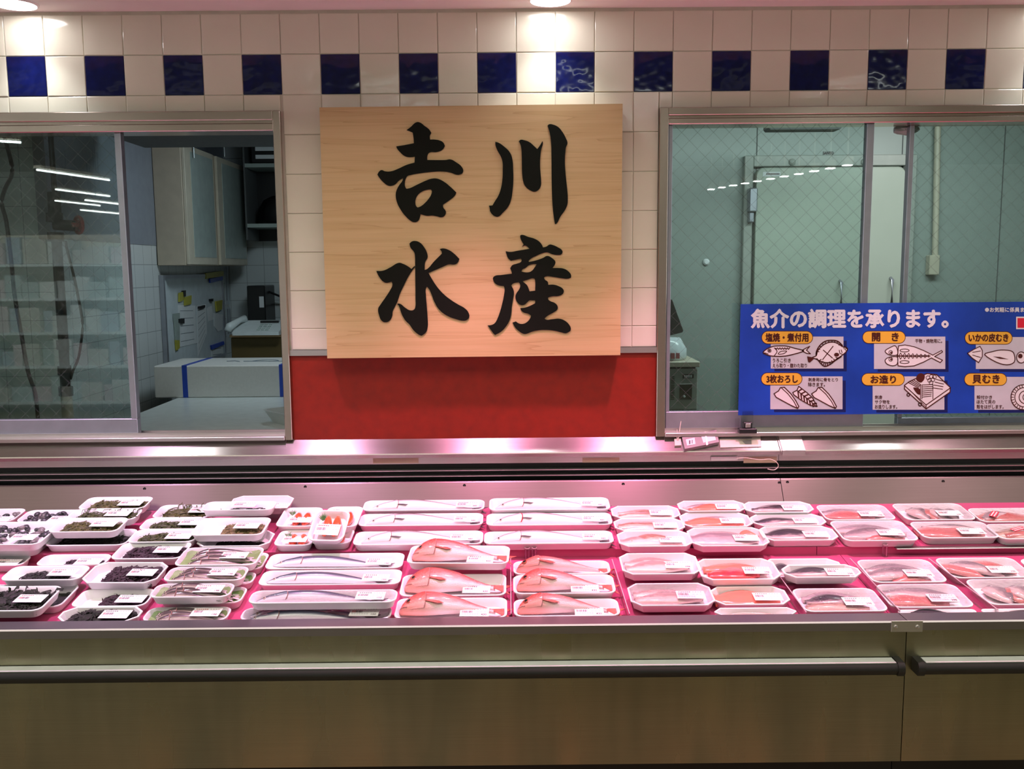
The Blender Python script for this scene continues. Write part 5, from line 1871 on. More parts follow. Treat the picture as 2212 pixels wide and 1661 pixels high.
pack('fillet', (1642, 1806, 1136, 1167), 'dark skinned fillet in the third column, third pack at the deck step', **FT, **F(('dark', -0.02, 0.05, 0.95, 0.85, -0.02, 0.003)))
pack('fillet', (1655, 1822, 1206, 1246), 'pack half hidden under the raised dark fillet pack of the third column', cut=True, lab=None, **F(('dark', -0.3, 0.0, 0.4, 0.8, 0, 0)))
pack('fillet', (1690, 1858, 1219, 1247), 'dark skinned fillet in the raised fourth pack of the third column', level=1.15, price='298', **FT, **F(('dark', -0.04, 0.05, 0.92, 0.9, -0.02, 0.003)))
pack('fillet', (1722, 1904, 1270, 1321), 'dark and brown fillets under shiny wrap in the third column nearest the rim', filmed=True, price='298', lab=(0.20, -0.12), **F(('grey', 0.0, 0.28, 0.9, 0.45, -0.04, 0.0), ('dark', -0.04, 0.02, 0.8, 0.45, -0.02, 0.006), ('beige', -0.06, -0.25, 0.85, 0.4, 0.02, 0.003)))
FT = dict(lab=(0.19, -0.15), filmed=True, price='298')
pack('fillet', (1772, 1924, 1090, 1123), 'silver fillets with red flesh in the fourth column, hindmost pack', **FT, **F(('silver', 0.0, 0.18, 1.0, 0.5, -0.06, 0.0), ('flesh', -0.12, -0.15, 0.8, 0.55, -0.06, 0.004)))
pack('fillet', (1806, 1968, 1124, 1168), 'silver fillets in the fourth column, second pack at the deck step', **FT, **F(('silver', -0.04, 0.2, 1.0, 0.5, -0.05, 0.0), ('silver', 0.0, -0.08, 1.0, 0.5, 0.12, 0.005), ('flesh', 0.12, -0.3, 0.6, 0.3, 0.1, 0.002)))
pack('fillet', (1866, 2028, 1208, 1258), 'silver fillets in the fourth column, first pack of the lower deck', **FT, **F(('silver', 0.02, 0.22, 1.0, 0.45, -0.05, 0.0), ('silver', -0.06, -0.06, 1.0, 0.5, 0.12, 0.005), ('flesh', 0.1, -0.3, 0.6, 0.3, 0.1, 0.002)))
pack('fillet', (1906, 2086, 1261, 1312), 'silver fillets with dark red flesh in the fourth column nearest the rim', **FT, bulge=0.004, **F(('silver', 0.0, 0.2, 1.0, 0.5, -0.10, 0.004), ('flesh', -0.1, -0.15, 0.8, 0.6, -0.08, 0.003)))
pack('fillet', (1948, 2120, 1316, 1346), 'pack with a dark fish back peeking over the front rim', lab=None, **F(('dark', -0.1, 0.0, 0.6, 0.6, 0, 0.010)))
pack('fillet', (1940, 2092, 1087, 1123), 'three silver fish chunks side by side in the fifth column, hindmost pack', **FT, **F(('silver', -0.22, 0.05, 0.42, 0.55, -1.1, 0.004), ('flesh', -0.06, 0.05, 0.40, 0.45, -1.1, 0.001), ('silver', 0.10, 0.0, 0.42, 0.55, -1.2, 0.004), ('silver', 0.30, 0.05, 0.36, 0.45, -1.1, 0.002)))
pack('fillet', (1978, 2144, 1126, 1162), 'red fleshed fillet in the fifth column, second pack on the steel edged deck', **FT, **F(('flesh', -0.06, 0.02, 1.0, 0.9, -0.06, 0.002), ('silver', 0.06, 0.3, 0.9, 0.3, -0.12, 0.004)))
pack('fillet', (2036, 2212, 1204, 1248), 'red and silver fillets in the fifth column, first pack of the lower deck', **FT, **F(('flesh', -0.3, 0.05, 0.6, 0.5, -0.6, 0.0), ('silver', -0.06, 0.1, 0.7, 0.5, -0.5, 0.004), ('flesh', 0.16, 0.25, 0.7, 0.4, -0.4, 0.002)))
pack('fillet', (2108, 2280, 1250, 1306), 'three glossy silver chunks in the fifth column nearest the rim', filmed=True, bulge=0.006, lab=None, **F(('silver', -0.24, 0.0, 0.46, 0.55, -1.15, 0.006), ('flesh', -0.05, 0.0, 0.42, 0.45, -1.1, 0.002), ('silver', 0.12, 0.0, 0.46, 0.55, -1.2, 0.006), ('silver', 0.33, 0.0, 0.42, 0.5, -1.1, 0.004)))
pack('fillet', (2132, 2320, 1314, 1348), 'pack cut by the right picture edge behind the front rim', lab=None, **F(('silver', 0, 0, 0.7, 0.5, 0, 0.004)))
pack('fillet', (2102, 2262, 1097, 1127), 'pack with a red sticker at the right picture edge, back one', filmed=True, lab=None, sticker=(-0.22, 0.0, 0.9), **F(('flesh', 0, 0.0, 1.0, 0.8, 0, 0.003), ('grey', -0.15, 0.1, 0.6, 0.5, 0.3, 0.006)))
pack('fillet', (2142, 2304, 1131, 1164), 'pack with a red sticker at the right picture edge, front one', filmed=True, lab=None, sticker=(-0.12, 0.1, 0.45), **F(('beige', 0, 0.0, 1.0, 0.8, 0, 0.003), ('flesh', 0.0, -0.1, 0.8, 0.5, 0.1, 0.006)))
pack('fillet', (2218, 2370, 1206, 1242), 'white tray corner at the right picture edge of the lower deck', lab=None, **F(('pale', 0.1, 0, 0.6, 0.5, 0, 0)))


# ------------------------------------------------------------------ downlights in the ceiling over the wall
M['lamp'] = emit('lamp_glow', (1.0, 0.97, 1.0), 14)
for x, lab in ((-1.80, 'round recessed downlight at the upper left above the tiled wall'), (0.165, 'round recessed downlight above the wooden sign'), (2.13, 'round recessed downlight past the upper right corner')):
    o = thing('downlight', lab, 'ceiling light', (x, -0.125, CEIL_Z), group='recessed downlights')
    ri = [[Vector((r * math.cos(2 * PI * i / 32), r * math.sin(2 * PI * i / 32), z)) for i in range(32)] for r, z in ((0.074, -0.001), (0.082, -0.001), (0.082, -0.007), (0.074, -0.009))]
    MB().rings(ri + [ri[0]], cap0=False, cap1=False).build('trim_ring', M['ceiling'], o, smooth=True, angle=40)
    MB().rings([[Vector((r * math.cos(2 * PI * i / 32), r * math.sin(2 * PI * i / 32), z)) for i in range(32)] for r, z in ((0.074, -0.0012), (0.074, -0.004), (0.05, -0.007))]).build('lamp_lens', M['lamp'], o, smooth=True, angle=60)

# ------------------------------------------------------------------ the kitchen behind the left window
M['k_tile'] = tile_grid('kitchen_tile', (0.62, 0.66, 0.66), (0.30, 0.33, 0.33), 0.13, 1)
M['k_tile_b'] = tile_grid('kitchen_tile_back', (0.60, 0.65, 0.65), (0.30, 0.33, 0.33), 0.13, 0)
M['k_paint'] = plain('kitchen_paint', (0.25, 0.27, 0.31), 0.6)
M['k_dark'] = plain('kitchen_dark', (0.10, 0.11, 0.11), 0.7)
M['k_white'] = plain('worktop_white', (0.66, 0.72, 0.72), 0.3)
M['k_steel'] = plain('hood_steel', (0.20, 0.22, 0.22), 0.4, metal=0.8)
M['cab'] = plain('cabinet_cream', (0.50, 0.43, 0.33), 0.5)
M['cab_edge'] = plain('cabinet_edge', (0.58, 0.53, 0.42), 0.4)
M['cab_glass'] = plain('cabinet_door_panel', (0.36, 0.43, 0.40), 0.25)
M['foam_box'] = plain('foam_box', (0.74, 0.74, 0.72), 0.55, vary=0.03, vscale=90)
M['blue_tape'] = plain('blue_tape', (0.02, 0.07, 0.50), 0.35)
M['iron'] = plain('dark_pipe', (0.008, 0.008, 0.008), 0.6, vary=0.4, vscale=40)
M['valve_red'] = plain('valve_red', (0.34, 0.07, 0.07), 0.4)
M['brown_box'] = plain('brown_card', (0.10, 0.065, 0.015), 0.6)
M['yellow'] = plain('yellow_plastic', (0.45, 0.42, 0.06), 0.4)
M['board'] = plain('whiteboard', (0.62, 0.70, 0.74), 0.15)
M['note'] = plain('note_paper', (0.78, 0.82, 0.84), 0.6, vary=0.03)
M['note_line'] = plain('note_lines', (0.16, 0.20, 0.24), 0.6)
XW = -2.09
zt_ = PX(300, 528, XW).z
struct(bx('wall_kitchen_jog', (-2.70, 0.62, 0.0), (XW - 0.05, 0.68, 2.62), M['k_tile_b']))
struct(bx('wall_kitchen_side', (-2.75, 0.13, 0.0), (-2.70, 0.68, 2.62), M['k_tile']))
struct(bx('wall_kitchen_left', (XW - 0.05, 0.62, 0.0), (XW, 3.3, zt_), M['k_tile']))
struct(bx('wall_kitchen_upper', (XW - 0.05, 0.61, zt_), (XW + 0.004, 3.3, 2.62), M['k_paint']))
struct(bx('wall_kitchen_end', (XW, 3.3, 0.0), (0.30, 3.35, 2.62), M['k_tile_b']))
struct(bx('wall_kitchen_outer', (-3.4, 0.13, 0.0), (-2.76, 0.18, 2.62), M['k_dark']))
struct(bx('wall_kitchen_right', (0.30, 0.13, 0.0), (0.34, 3.35, 2.62), M['k_dark']))
struct(bx('ceiling_kitchen', (-3.4, 0.13, 2.62), (3.7, 3.4, 2.68), M['k_dark']))
struct(bx('wall_under_sill', (-3.4, 0.02, 0.0), (3.6, 0.13, SILL_Z - 0.05), M['k_dark']))
# worktop
zw = 0.95
wt = thing('worktop', 'white worktop seen through the open half of the left window', 'worktop', (-1.3, 1.3, 0.0))
bx('top', Vector((-0.55, -1.12, zw - 0.04)), Vector((1.2, 1.6, zw)), M['k_white'], wt, 0.004)
bx('cupboard', Vector((-0.53, -1.04, 0.0)), Vector((1.18, 1.58, zw - 0.04)), M['k_steel'], wt)
# large white box tied with blue tape
a, b = PZ(335, 860, zw), PZ(609, 860, zw)
yb_ = a.y
hgt = PY(400, 790, yb_).z - zw
dpt = PZ(345, 774, zw + hgt).y - yb_
x1 = b.x + 0.16
fb = thing('foam_box', 'long white box with blue tape bands on the white worktop', 'box', ((a.x + x1) / 2, yb_ + dpt / 2, zw + 0.0005))
hw = (x1 - a.x) / 2
bx('body', (-hw, -dpt / 2, 0), (hw, dpt / 2, hgt * 0.995), M['foam_box'], fb, 0.006)
for px in (400, 606):
    x = PZ(px, 860, zw).x - fb.location.x
    m = MB()
    w = 0.014
    m.box((x - w, -dpt / 2 - 0.001, 0.001), (x + w, -dpt / 2 + 0.001, hgt))
    m.box((x - w, -dpt / 2, hgt - 0.001), (x + w, dpt / 2, hgt + 0.001))
    m.build('tape_band', M['blue_tape'], fb)
m = MB()
for q in (smooth_px([(0.05, 0.0), (0.09, 0.05), (0.16, 0.055), (0.20, 0.0), (0.15, -0.03)], 4, False), [(-0.10, 0.0), (-0.06, 0.02), (-0.02, -0.02)], [(0.0, -0.01), (0.25, -0.03)]):
    m.tube([Vector((x, y, hgt + 0.0005)) for x, y in q], 0.0022, 4)
m.build('pen_mark', M['note_line'], fb)
# tray corner at the right end of the worktop
p = PZ(592, 910, zw)
tb = thing('white_tub', 'shallow white tub at the right corner of the open left window', 'tub', (p.x + 0.17, p.y + 0.02, zw + 0.0005), rot=(0, 0, 0.75))
m = MB()
m.rings([rrect(0.38, 0.24, i, z, 0.04, 5) for i, z in ((0.03, 0), (0.0, 0.055), (-0.008, 0.06), (0.006, 0.06), (0.036, 0.005))])
m.build('body', M['k_white'], tb, smooth=True, angle=35)
# wall cabinet with two doors, hood above
cd0, cd1 = PX(352, 500, XW + 0.01).y, PX(470, 500, XW + 0.18).y
ya = PX(404, 500, XW + 0.19).y
yz = PX(531, 500, XW + 0.19).y
zb_ = PX(404, 573, XW + 0.19).z
wc = thing('wall_cabinet', 'cream wall cabinet with two pale green doors above the whiteboard', 'cabinet', (XW + 0.10, (ya + yz) / 2, zb_))
LC = wc.location
bx('body', Vector((XW + 0.006, ya, zb_)) - LC, Vector((XW + 0.175, yz, 2.40)) - LC, M['cab'], wc, 0.003)
for q0, q1 in ((404, 466), (473, 531)):
    y0_, y1_ = PX(q0, 500, XW + 0.19).y + 0.006, PX(q1, 500, XW + 0.19).y - 0.004
    d_ = bx('door', Vector((XW + 0.176, y0_, zb_ + 0.005)) - LC, Vector((XW + 0.194, y1_, 2.395)) - LC, M['cab_edge'], wc, 0.002)
    bx('door_panel', Vector((XW + 0.194, y0_ + 0.10, zb_ + 0.05)) - LC, Vector((XW + 0.197, y1_ - 0.02, 2.36)) - LC, M['cab_glass'], d_)
    m = MB()
    hz = PX((q0 + q1) / 2, 330, XW + 0.2).z
    m.tube([Vector((XW + 0.205, y0_ + 0.14, hz - 0.05)) - LC, Vector((XW + 0.205, y0_ + 0.14, hz + 0.14)) - LC], 0.006, 6)
    m.build('handle', M['k_steel'], d_)
hd0 = PY(345, 308, 1.0)
ho = thing('extractor_hood', 'dark steel hood under the head of the left window', 'hood', ((hd0.x + 0.35), 0.95, hd0.z))
m = MB()
pts = [(-0.52, -0.62, 0.03), (0.62, -0.50, 0.03), (0.62, 0.25, 0.03), (-0.52, 0.25, 0.03)]
m.rings([[Vector(p) for p in pts], [Vector((p[0], p[1], p[2] + 0.06)) for p in pts], [Vector((p[0] * 0.6, p[1] * 0.4 + 0.05, 2.62 - ho.location.z)) for p in pts]])
m.build('canopy', M['k_steel'], ho)
m = MB().box((-0.50, -0.45, 0.0), (0.60, 0.24, 0.03), 0, 0.004)
m.build('grease_tray', M['k_dark'], ho)
# dark shelf unit in the far corner
yS = 2.9
x0_, x1_ = PY(527, 400, yS).x, PY(640, 400, yS).x
zS = PY(560, 518, yS).z
su = thing('open_shelf', 'dark open shelf unit in the far kitchen corner right of the cabinet', 'shelf', ((x0_ + x1_) / 2, yS, zS))
LS = su.location
bx('back', Vector((x0_, yS + 0.30, zS)) - LS, Vector((x1_, yS + 0.33, 2.60)) - LS, M['black_plastic'], su)
bx('side', Vector((x0_, yS, zS)) - LS, Vector((x0_ + 0.012, yS + 0.30, 2.60)) - LS, M['k_dark'], su)
for py in (357, 487):
    z = PY(560, py, yS).z
    bx('shelf_board', Vector((x0_ + 0.013, yS - 0.01, z - 0.014)) - LS, Vector((x1_, yS + 0.30, z + 0.012)) - LS, M['cab_glass'], su)
z1 = PY(560, 355, yS).z + 0.013
bk = thing('black_case', 'black stacking drawers with two pale labels on the top shelf', 'box', ((PY(538, 335, yS).x + x1_) / 2 - 0.02, yS + 0.12, z1))
zt = PY(560, 312, yS).z - z1
bx('body', (-0.13, -0.10, 0), (0.14, 0.14, zt), M['black_plastic'], bk, 0.004)
for k in (0.22, 0.66):
    bx('pale_label', (-0.10, -0.104, zt * k), (0.10, -0.1005, zt * (k + 0.22)), M['note'], bk)
dk = thing('black_bowl', 'flat black bowl on top of the stacking drawers', 'bowl', bk.location + Vector((0.0, 0.0, zt + 0.0005)))
MB().lathe((0, 0, 0), (0, 0, 1), [(0.06, 0), (0.11, 0.02), (0.125, 0.05), (0.118, 0.05), (0.10, 0.022), (0.002, 0.008)], 24).build('body', M['black_plastic'], dk, smooth=True, angle=40)
kb = thing('black_bag', 'dark rounded bag on the lower shelf in the corner', 'bag', ((x0_ + x1_) / 2 + 0.03, yS + 0.14, PY(560, 487, yS).z + 0.0125))
m = MB()
m.rings([[Vector((r * 1.2 * math.cos(2 * PI * i / 18) + 0.02 * math.sin(3 * i), r * 0.8 * math.sin(2 * PI * i / 18), z)) for i in range(18)] for r, z in ((0.10, 0), (0.12, 0.03), (0.115, 0.10), (0.08, 0.17), (0.03, 0.20))])
m.build('body', M['black_plastic'], kb, smooth=True)
# whiteboard with its notes on the side wall
Xb = XW + 0.02
ya, yz = PX(358, 690, Xb).y, PX(482, 690, Xb).y
zt, zb2 = PX(358, 602, Xb).z, PX(358, 800, Xb).z
wb = thing('whiteboard', 'whiteboard with pinned notes on the kitchen side wall behind the long white box', 'whiteboard', (XW + 0.001, (ya + yz) / 2, zb2))
LB = wb.location


def onwall(pts, d, off=0.0):
    a = [PX(x, y, Xb) + Vector((off, 0, 0)) - LB for x, y in pts]
    return MB().rings([a[::-1], [p + Vector((d, 0, 0)) for p in a[::-1]]])


bx('panel', Vector((XW + 0.003, ya, zb2)) - LB, Vector((Xb, yz, zt)) - LB, M['board'], wb)
m = MB()
for (y0_, y1_, z0_, z1_) in ((ya - 0.025, ya, zb2, zt), (ya - 0.025, yz + 0.02, zt, zt + 0.022), (yz, yz + 0.02, zb2, zt), (ya - 0.025, yz + 0.02, zb2 - 0.02, zb2)):
    m.box(Vector((XW + 0.002, y0_, z0_)) - LB, Vector((Xb + 0.008, y1_, z1_)) - LB)
m.build('frame', M['alu'], wb)
notes = [([(384, 659), (421, 660), (425, 741), (386, 750)], 'note', 5), ([(424, 661), (444, 657), (446, 720), (427, 770)], 'note', 7), ([(461, 676), (481, 680), (480, 712), (470, 716), (462, 704)], 'note', 0), ([(447, 665), (457, 660), (460, 690), (450, 694)], 'note', 0), ([(456, 745), (480, 742), (482, 772), (456, 775)], 'note', 2)]
for q, mt, nl in notes:
    o = onwall(q, 0.002, 0.001).build('pinned_note', M[mt], wb)
    m = MB()
    for i in range(nl):
        t = (i + 0.7) / (nl + 0.4)
        a = Vector(q[0]).lerp(Vector(q[3]), t)
        b = Vector(q[1]).lerp(Vector(q[2]), t)
        a2, b2 = a.lerp(b, 0.1), a.lerp(b, 0.85)
        c = [PX(p.x, p.y, Xb) + Vector((0.0035, 0, 0)) - LB for p in (a2, b2, b2 + Vector((0, 1.2)), a2 + Vector((0, 1.2)))]
        m.add(c, [(0, 3, 2, 1)])
    if nl:
        m.build('written_lines', M['note_line'], o)
for q, mt, nm in (([(441, 590), (479, 585), (479, 596), (442, 602)], 'yellow', 'yellow_bar'), ([(450, 602), (478, 597), (478, 605), (451, 611)], 'blue_tape', 'blue_bar'),
                  ([(453, 746), (480, 737), (481, 744), (455, 755)], 'blue_tape', 'blue_bar'), ([(384, 633), (393, 630), (393, 648), (384, 652)], 'yellow', 'clip'),
                  ([(396, 642), (410, 638), (409, 657), (396, 660)], 'yellow', 'clip'), ([(463, 651), (477, 648), (476, 668), (465, 673)], 'yellow', 'clip'),
                  ([(376, 735), (384, 730), (384, 752), (378, 757)], 'yellow', 'clip'), ([(426, 662), (438, 659), (438, 664), (426, 667)], 'black_plastic', 'magnet'),
                  ([(391, 628), (396, 627), (396, 640), (392, 641)], 'black_plastic', 'magnet'), ([(381, 689), (393, 688), (393, 699), (381, 697)], 'black_plastic', 'magnet'),
                  ([(450, 646), (456, 645), (456, 651), (451, 651)], 'black_plastic', 'magnet'), ([(372, 678), (384, 676), (384, 735), (377, 735)], 'cab_glass', 'marker')):
    onwall(q, 0.010 if nm != 'magnet' else 0.014, 0.003).build(nm, M[mt], wb)
# faint schedule sheets on the far end of the side wall
for k, (q, w) in enumerate((([(484, 572), (514, 566), (516, 655), (487, 658)], 'upper faint schedule sheet on the tiles right of the whiteboard'), ([(488, 664), (514, 662), (516, 722), (490, 728)], 'lower faint schedule sheet on the tiles right of the whiteboard'))):
    c = PX(*q[0], XW + 0.001)
    a = [PX(x, y, XW + 0.001) - c for x, y in q][::-1]
    o = thing('schedule_sheet', w, 'paper', c)
    MB().rings([a, [p + Vector((0.002, 0, 0)) for p in a]]).build('sheet', M['board'], o)
    m = MB()
    for i in range(5):
        t = (i + 0.5) / 5
        p0 = Vector(q[0]).lerp(Vector(q[1]), t)
        p1 = Vector(q[3]).lerp(Vector(q[2]), t)
        s = [PX(p.x, p.y, XW + 0.0035) - c for p in (p0.lerp(p1, 0.05), p0.lerp(p1, 0.9), p0.lerp(p1, 0.9) + Vector((2, 0)), p0.lerp(p1, 0.05) + Vector((2, 0)))]
        m.add(s, [(0, 1, 2, 3)])
    m.build('printed_rows', M['k_paint'], o)
# brown box with telephone, black wall unit
yP = 2.35
p0, p1 = PY(500, 770, yP), PY(660, 722, yP)
bb = thing('brown_box', 'dark brown box under the telephone in the far kitchen corner', 'box', ((p0.x + p1.x) / 2, yP + 0.2, zw + 0.0005))
bw = (p1.x - p0.x) / 2
bh = p1.z - zw
bx('body', (-bw, -0.2, 0), (bw, 0.25, bh * 0.94), M['brown_box'], bb, 0.006)
bx('lid', (-bw - 0.006, -0.206, bh * 0.94), (bw + 0.006, 0.256, bh), M['wood_edge'], bb, 0.003)
pt = PZ(560, 716, zw + bh)
ph = thing('telephone', 'pale desk telephone with its handset off to the left on the brown box', 'telephone', (pt.x + 0.03, yP + 0.03, zw + bh + 0.0008))
m = MB()
m.rings([[Vector((-0.10, -0.10, 0)), Vector((0.20, -0.10, 0)), Vector((0.20, 0.12, 0)), Vector((-0.10, 0.12, 0))], [Vector((-0.10, -0.10, 0.02)), Vector((0.20, -0.10, 0.02)), Vector((0.20, 0.12, 0.085)), Vector((-0.10, 0.12, 0.085))]])
m.build('base', M['k_white'], ph)
m = MB()
for i in range(3):
    for j in range(4):
        x, y = 0.05 + i * 0.028, -0.075 + j * 0.032
        z = 0.02 + (y + 0.10) / 0.22 * 0.065
        m.box((x, y, z), (x + 0.018, y + 0.018, z + 0.008))
m.build('keypad', M['cab_glass'], ph)
m = MB().box((0.04, 0.065, 0.070), (0.16, 0.10, 0.084))
m.build('display', M['black_plastic'], ph)
m = MB()
m.tube([(-0.13, -0.10, 0.03), (-0.12, -0.085, 0.055), (-0.085, 0.02, 0.09), (-0.07, 0.08, 0.10), (-0.07, 0.10, 0.08)], [0.022, 0.026, 0.018, 0.022, 0.020], 10)
m.build('handset', M['k_white'], ph, smooth=True)
p0, p1 = PY(534, 690, 3.0), PY(570, 617, 3.0)
wu = thing('wall_unit', 'black upright box with a white tag on the wall above the telephone', 'wall unit', ((p0.x + p1.x) / 2, 3.29, p0.z))
w = (p1.x - p0.x) / 2
hh_ = p1.z - p0.z
bx('body', (-w, -0.27, -0.05), (w, 0.008, hh_), M['black_plastic'], wu, 0.006)
bx('white_tag', (w * 0.35, -0.274, hh_ * 0.35), (w * 0.85, -0.2705, hh_ * 0.68), M['note'], wu)
m = MB()
m.tube([(w, -0.15, hh_ * 0.80), (w + 0.10, -0.10, hh_ * 0.6), (w + 0.30, -0.05, hh_ * 0.28)], 0.009, 6)
m.build('cable', M['black_plastic'], wu)
# upright water pipe with valve, hose and cable behind the wired pane
yV = 0.34
PV = lambda x, y: PY(x, y, yV)
c = PV(140, 900)
c.z = 0.0
pp = thing('water_pipe', 'dark upright water pipe with red hand valve behind the left wired pane', 'pipe', c)
m = MB()
for q, r in (([(106, 240), (112, 330), (118, 420)], 0.011), ([(116, 415), (119, 470)], 0.026), ([(121, 505), (137, 740), (142, 850)], 0.021)):
    m.tube([PV(x, y) - c for x, y in q], r, 12)
for y, r in ((470, 0.034), (512, 0.033), (745, 0.026), (800, 0.028), (845, 0.030)):
    x = 117 + (y - 470) * 0.066
    m.tube([PV(x, y - 10) - c, PV(x + 1, y + 10) - c], r, 10)
m.tube([PV(118, 485) - c, PV(160, 488) - c], 0.024, 10)
m.build('pipe', M['iron'], pp, smooth=True, angle=50)
m = MB()
m.tube([PV(143, 850) - c, PV(147, 905) - c, PV(147, 905) - c - Vector((0, 0, 0.85))], 0.024, 12)
m.build('sleeve', M['cab_edge'], pp, smooth=True, angle=50)
m = MB()
vc = PV(170, 486) - c
m.tube([vc + Vector((0, 0.034 * math.cos(a), 0.034 * math.sin(a))) for a in [2 * PI * i / 20 for i in range(21)]], 0.008, 8)
for i in range(3):
    a = PI * i / 3
    m.tube([vc + Vector((0, 0.034 * math.cos(a), 0.034 * math.sin(a))), vc - Vector((0, 0.034 * math.cos(a), 0.034 * math.sin(a)))], 0.005, 6)
m.tube([vc - Vector((0.03, 0, 0)), vc + Vector((0.008, 0, 0))], 0.010, 8)
vh = m.build('hand_wheel', M['valve_red'], pp, smooth=True, angle=50)
vh.data.transform(Matrix.Translation(vc) @ Matrix.Rotation(0.9, 4, 'Z') @ Matrix.Translation(-vc))
m = MB()
m.tube([PV(x, y) - c + Vector((0, 0.01, 0)) for x, y in smooth_px([(139, 520), (144, 545), (158, 600), (172, 670), (176, 710), (168, 770), (156, 800), (150, 820)], 4, False)], 0.0055, 6)
m.build('hose', M['iron'], pp, smooth=True)
c = PV(84, 900)
c.z = 0.0
cb = thing('hanging_cable', 'black wavy cable hanging left of the water pipe behind the wired pane', 'cable', c)
m = MB()
m.tube([PV(x, y) - c for x, y in smooth_px([(4, 250), (8, 290), (22, 340), (26, 375), (10, 410), (4, 440), (14, 480), (24, 560), (32, 640), (46, 720), (60, 800), (76, 850), (82, 905)], 4, False)] + [Vector((0, 0, 0.0))], 0.0085, 7)
m.build('cable', M['iron'], cb, smooth=True)

# ------------------------------------------------------------------ the cold room behind the right window
YC = 1.95
M['panel'] = plain('insulated_panel', (0.33, 0.385, 0.36), 0.35, vary=0.04, vscale=4)
M['cold_door'] = plain('cold_room_door', (0.44, 0.50, 0.43), 0.35, vary=0.03, vscale=4)
M['cold_frame'] = plain('cold_room_frame', (0.38, 0.41, 0.375), 0.35)
PC = lambda x, y, o=0.0: PY(x, y, YC - o)
st = MB().box((0.34, YC, 0.0), (3.7, YC + 0.08, 2.62)).build('wall_cold_room', M['panel'])
struct(st)
struct(bx('wall_cold_room_end', (3.62, 0.13, 0.0), (3.7, YC, 2.62), M['panel']))
m = MB()
for px in (1633, 1946, 2165):
    x = PC(px, 400).x
    m.box((x - 0.003, YC - 0.0015, 0.0), (x + 0.003, YC + 0.001, 2.62))
struct(m.build('trim_3', M['k_dark']))
a, b = PC(1605, 338), PC(1968, 338)
dc = thing('cold_room_door', 'pale green cold room door with raised frame seen through the right window', 'door', ((a.x + b.x) / 2, YC - 0.001, 0.0))
LD = dc.location
zT = a.z
m = MB()
x0_, x1_ = a.x, b.x
di0, di1 = PC(1633, 362, 0.05).x, PC(1955, 362, 0.05).x
zi = PC(1700, 362, 0.05).z
m.box(Vector((x0_, YC - 0.045, 0)) - LD, Vector((di0 - 0.012, YC - 0.001, zT)) - LD, 0, 0.004)
m.box(Vector((di1 + 0.006, YC - 0.045, 0)) - LD, Vector((x1_ + 0.02, YC - 0.001, zT)) - LD, 0, 0.004)
m.box(Vector((di0 - 0.012, YC - 0.045, zi + 0.008)) - LD, Vector((di1 + 0.006, YC - 0.001, zT)) - LD, 0, 0.004)
m.build('frame', M['cold_frame'], dc)
lf = [Vector((p.x + (di0 + di1) / 2 - LD.x, 0, p.y + zi / 2)) for p in rrect(di1 - di0, zi, 0, 0, 0.045, 5)]
le = MB().rings([[p + Vector((0, -0.012, 0)) for p in lf], [p + Vector((0, -0.06, 0)) for p in lf], [Vector((p.x * 0.994 + 0.006 * ((di0 + di1) / 2 - LD.x), p.y - 0.066, p.z * 0.994 + 0.006 * zi / 2)) for p in lf]]).build('leaf', M['cold_door'], dc)
q0, q1 = PC(1616, 480, 0.08), PC(1634, 406, 0.08)
m = MB()
m.box(Vector((q0.x, YC - 0.10, q0.z + 0.06)) - LD, Vector((q1.x + 0.004, YC - 0.03, q1.z)) - LD, 0, 0.006)
m.box(Vector((q0.x + 0.004, YC - 0.09, q0.z)) - LD, Vector((q1.x - 0.012, YC - 0.04, q0.z + 0.056)) - LD, 0, 0.004)
m.build('hinge', M['alu'], dc)
for px in (1711, 1867):
    p = PC(px, 350, 0.045) - LD
    MB().lathe(p, (0, -1, 0), [(0.020, -0.004), (0.020, 0.008), (0.014, 0.014), (0.001, 0.016)], 16).build('knob', M['cold_frame'], dc, smooth=True, angle=40)
p0, p1 = PC(1648, 381, 0.068), PC(1686, 371, 0.068)
m = MB()
m.box(Vector((p0.x, YC - 0.0685, p0.z)) - LD, Vector((p1.x, YC - 0.066, p1.z)) - LD, 0)
for i in range(9):
    x = p0.x + (p1.x - p0.x) * (0.20 + 0.085 * i)
    m.box(Vector((x, YC - 0.0695, p0.z + (p1.z - p0.z) * 0.3)) - LD, Vector((x + 0.006, YC - 0.0685, p0.z + (p1.z - p0.z) * 0.72)) - LD, 1)
m.build('maker_plate', [M['note'], M['print']], dc)
for px, py in ((1814, 628), (1923, 622)):
    p = PC(px, py, 0.07) - LD
    m = MB()
    m.tube([p + Vector((0, 0, 0.06)), p + Vector((0, -0.03, 0.05)), p + Vector((0, -0.03, -0.10)), p + Vector((0, 0, -0.11))], 0.009, 8)
    m.build('pull_handle', M['alu'], dc, smooth=True)
m = MB()
text_px(m, 'SANYO', (1778, 327, 1801, 334), YC - 0.003, bold=0.03)
sg = m.build('panel_lettering', M['print'])
c = PY(1790, 334, YC - 0.003)
sg.data.transform(Matrix.Translation(-c))
sg.location = c
tag(sg, 'small black lettering on the panel above the cold room door', 'lettering')
cdt = thing('conduit', 'upright pale conduit with switch box right of the cold room door', 'conduit', PC(2020, 590, 0.01))
c = cdt.location
m = MB()
m.tube([PC(2027, 200, 0.03) - c, PC(2020, 552, 0.03) - c], 0.018, 10)
m.build('pipe', M['cab_edge'], cdt, smooth=True, angle=60)
p0, p1 = PC(2003, 594, 0.03), PC(2027, 551, 0.03)
bx('switch_box', Vector((p0.x, YC - 0.055, p0.z)) - c, Vector((p1.x, YC - 0.0005, p1.z)) - c, M['cab_edge'], cdt, 0.004)
p = PC(1525, 566)
bt = thing('wall_button', 'small white round button on the cold room wall left of the door', 'button', p)
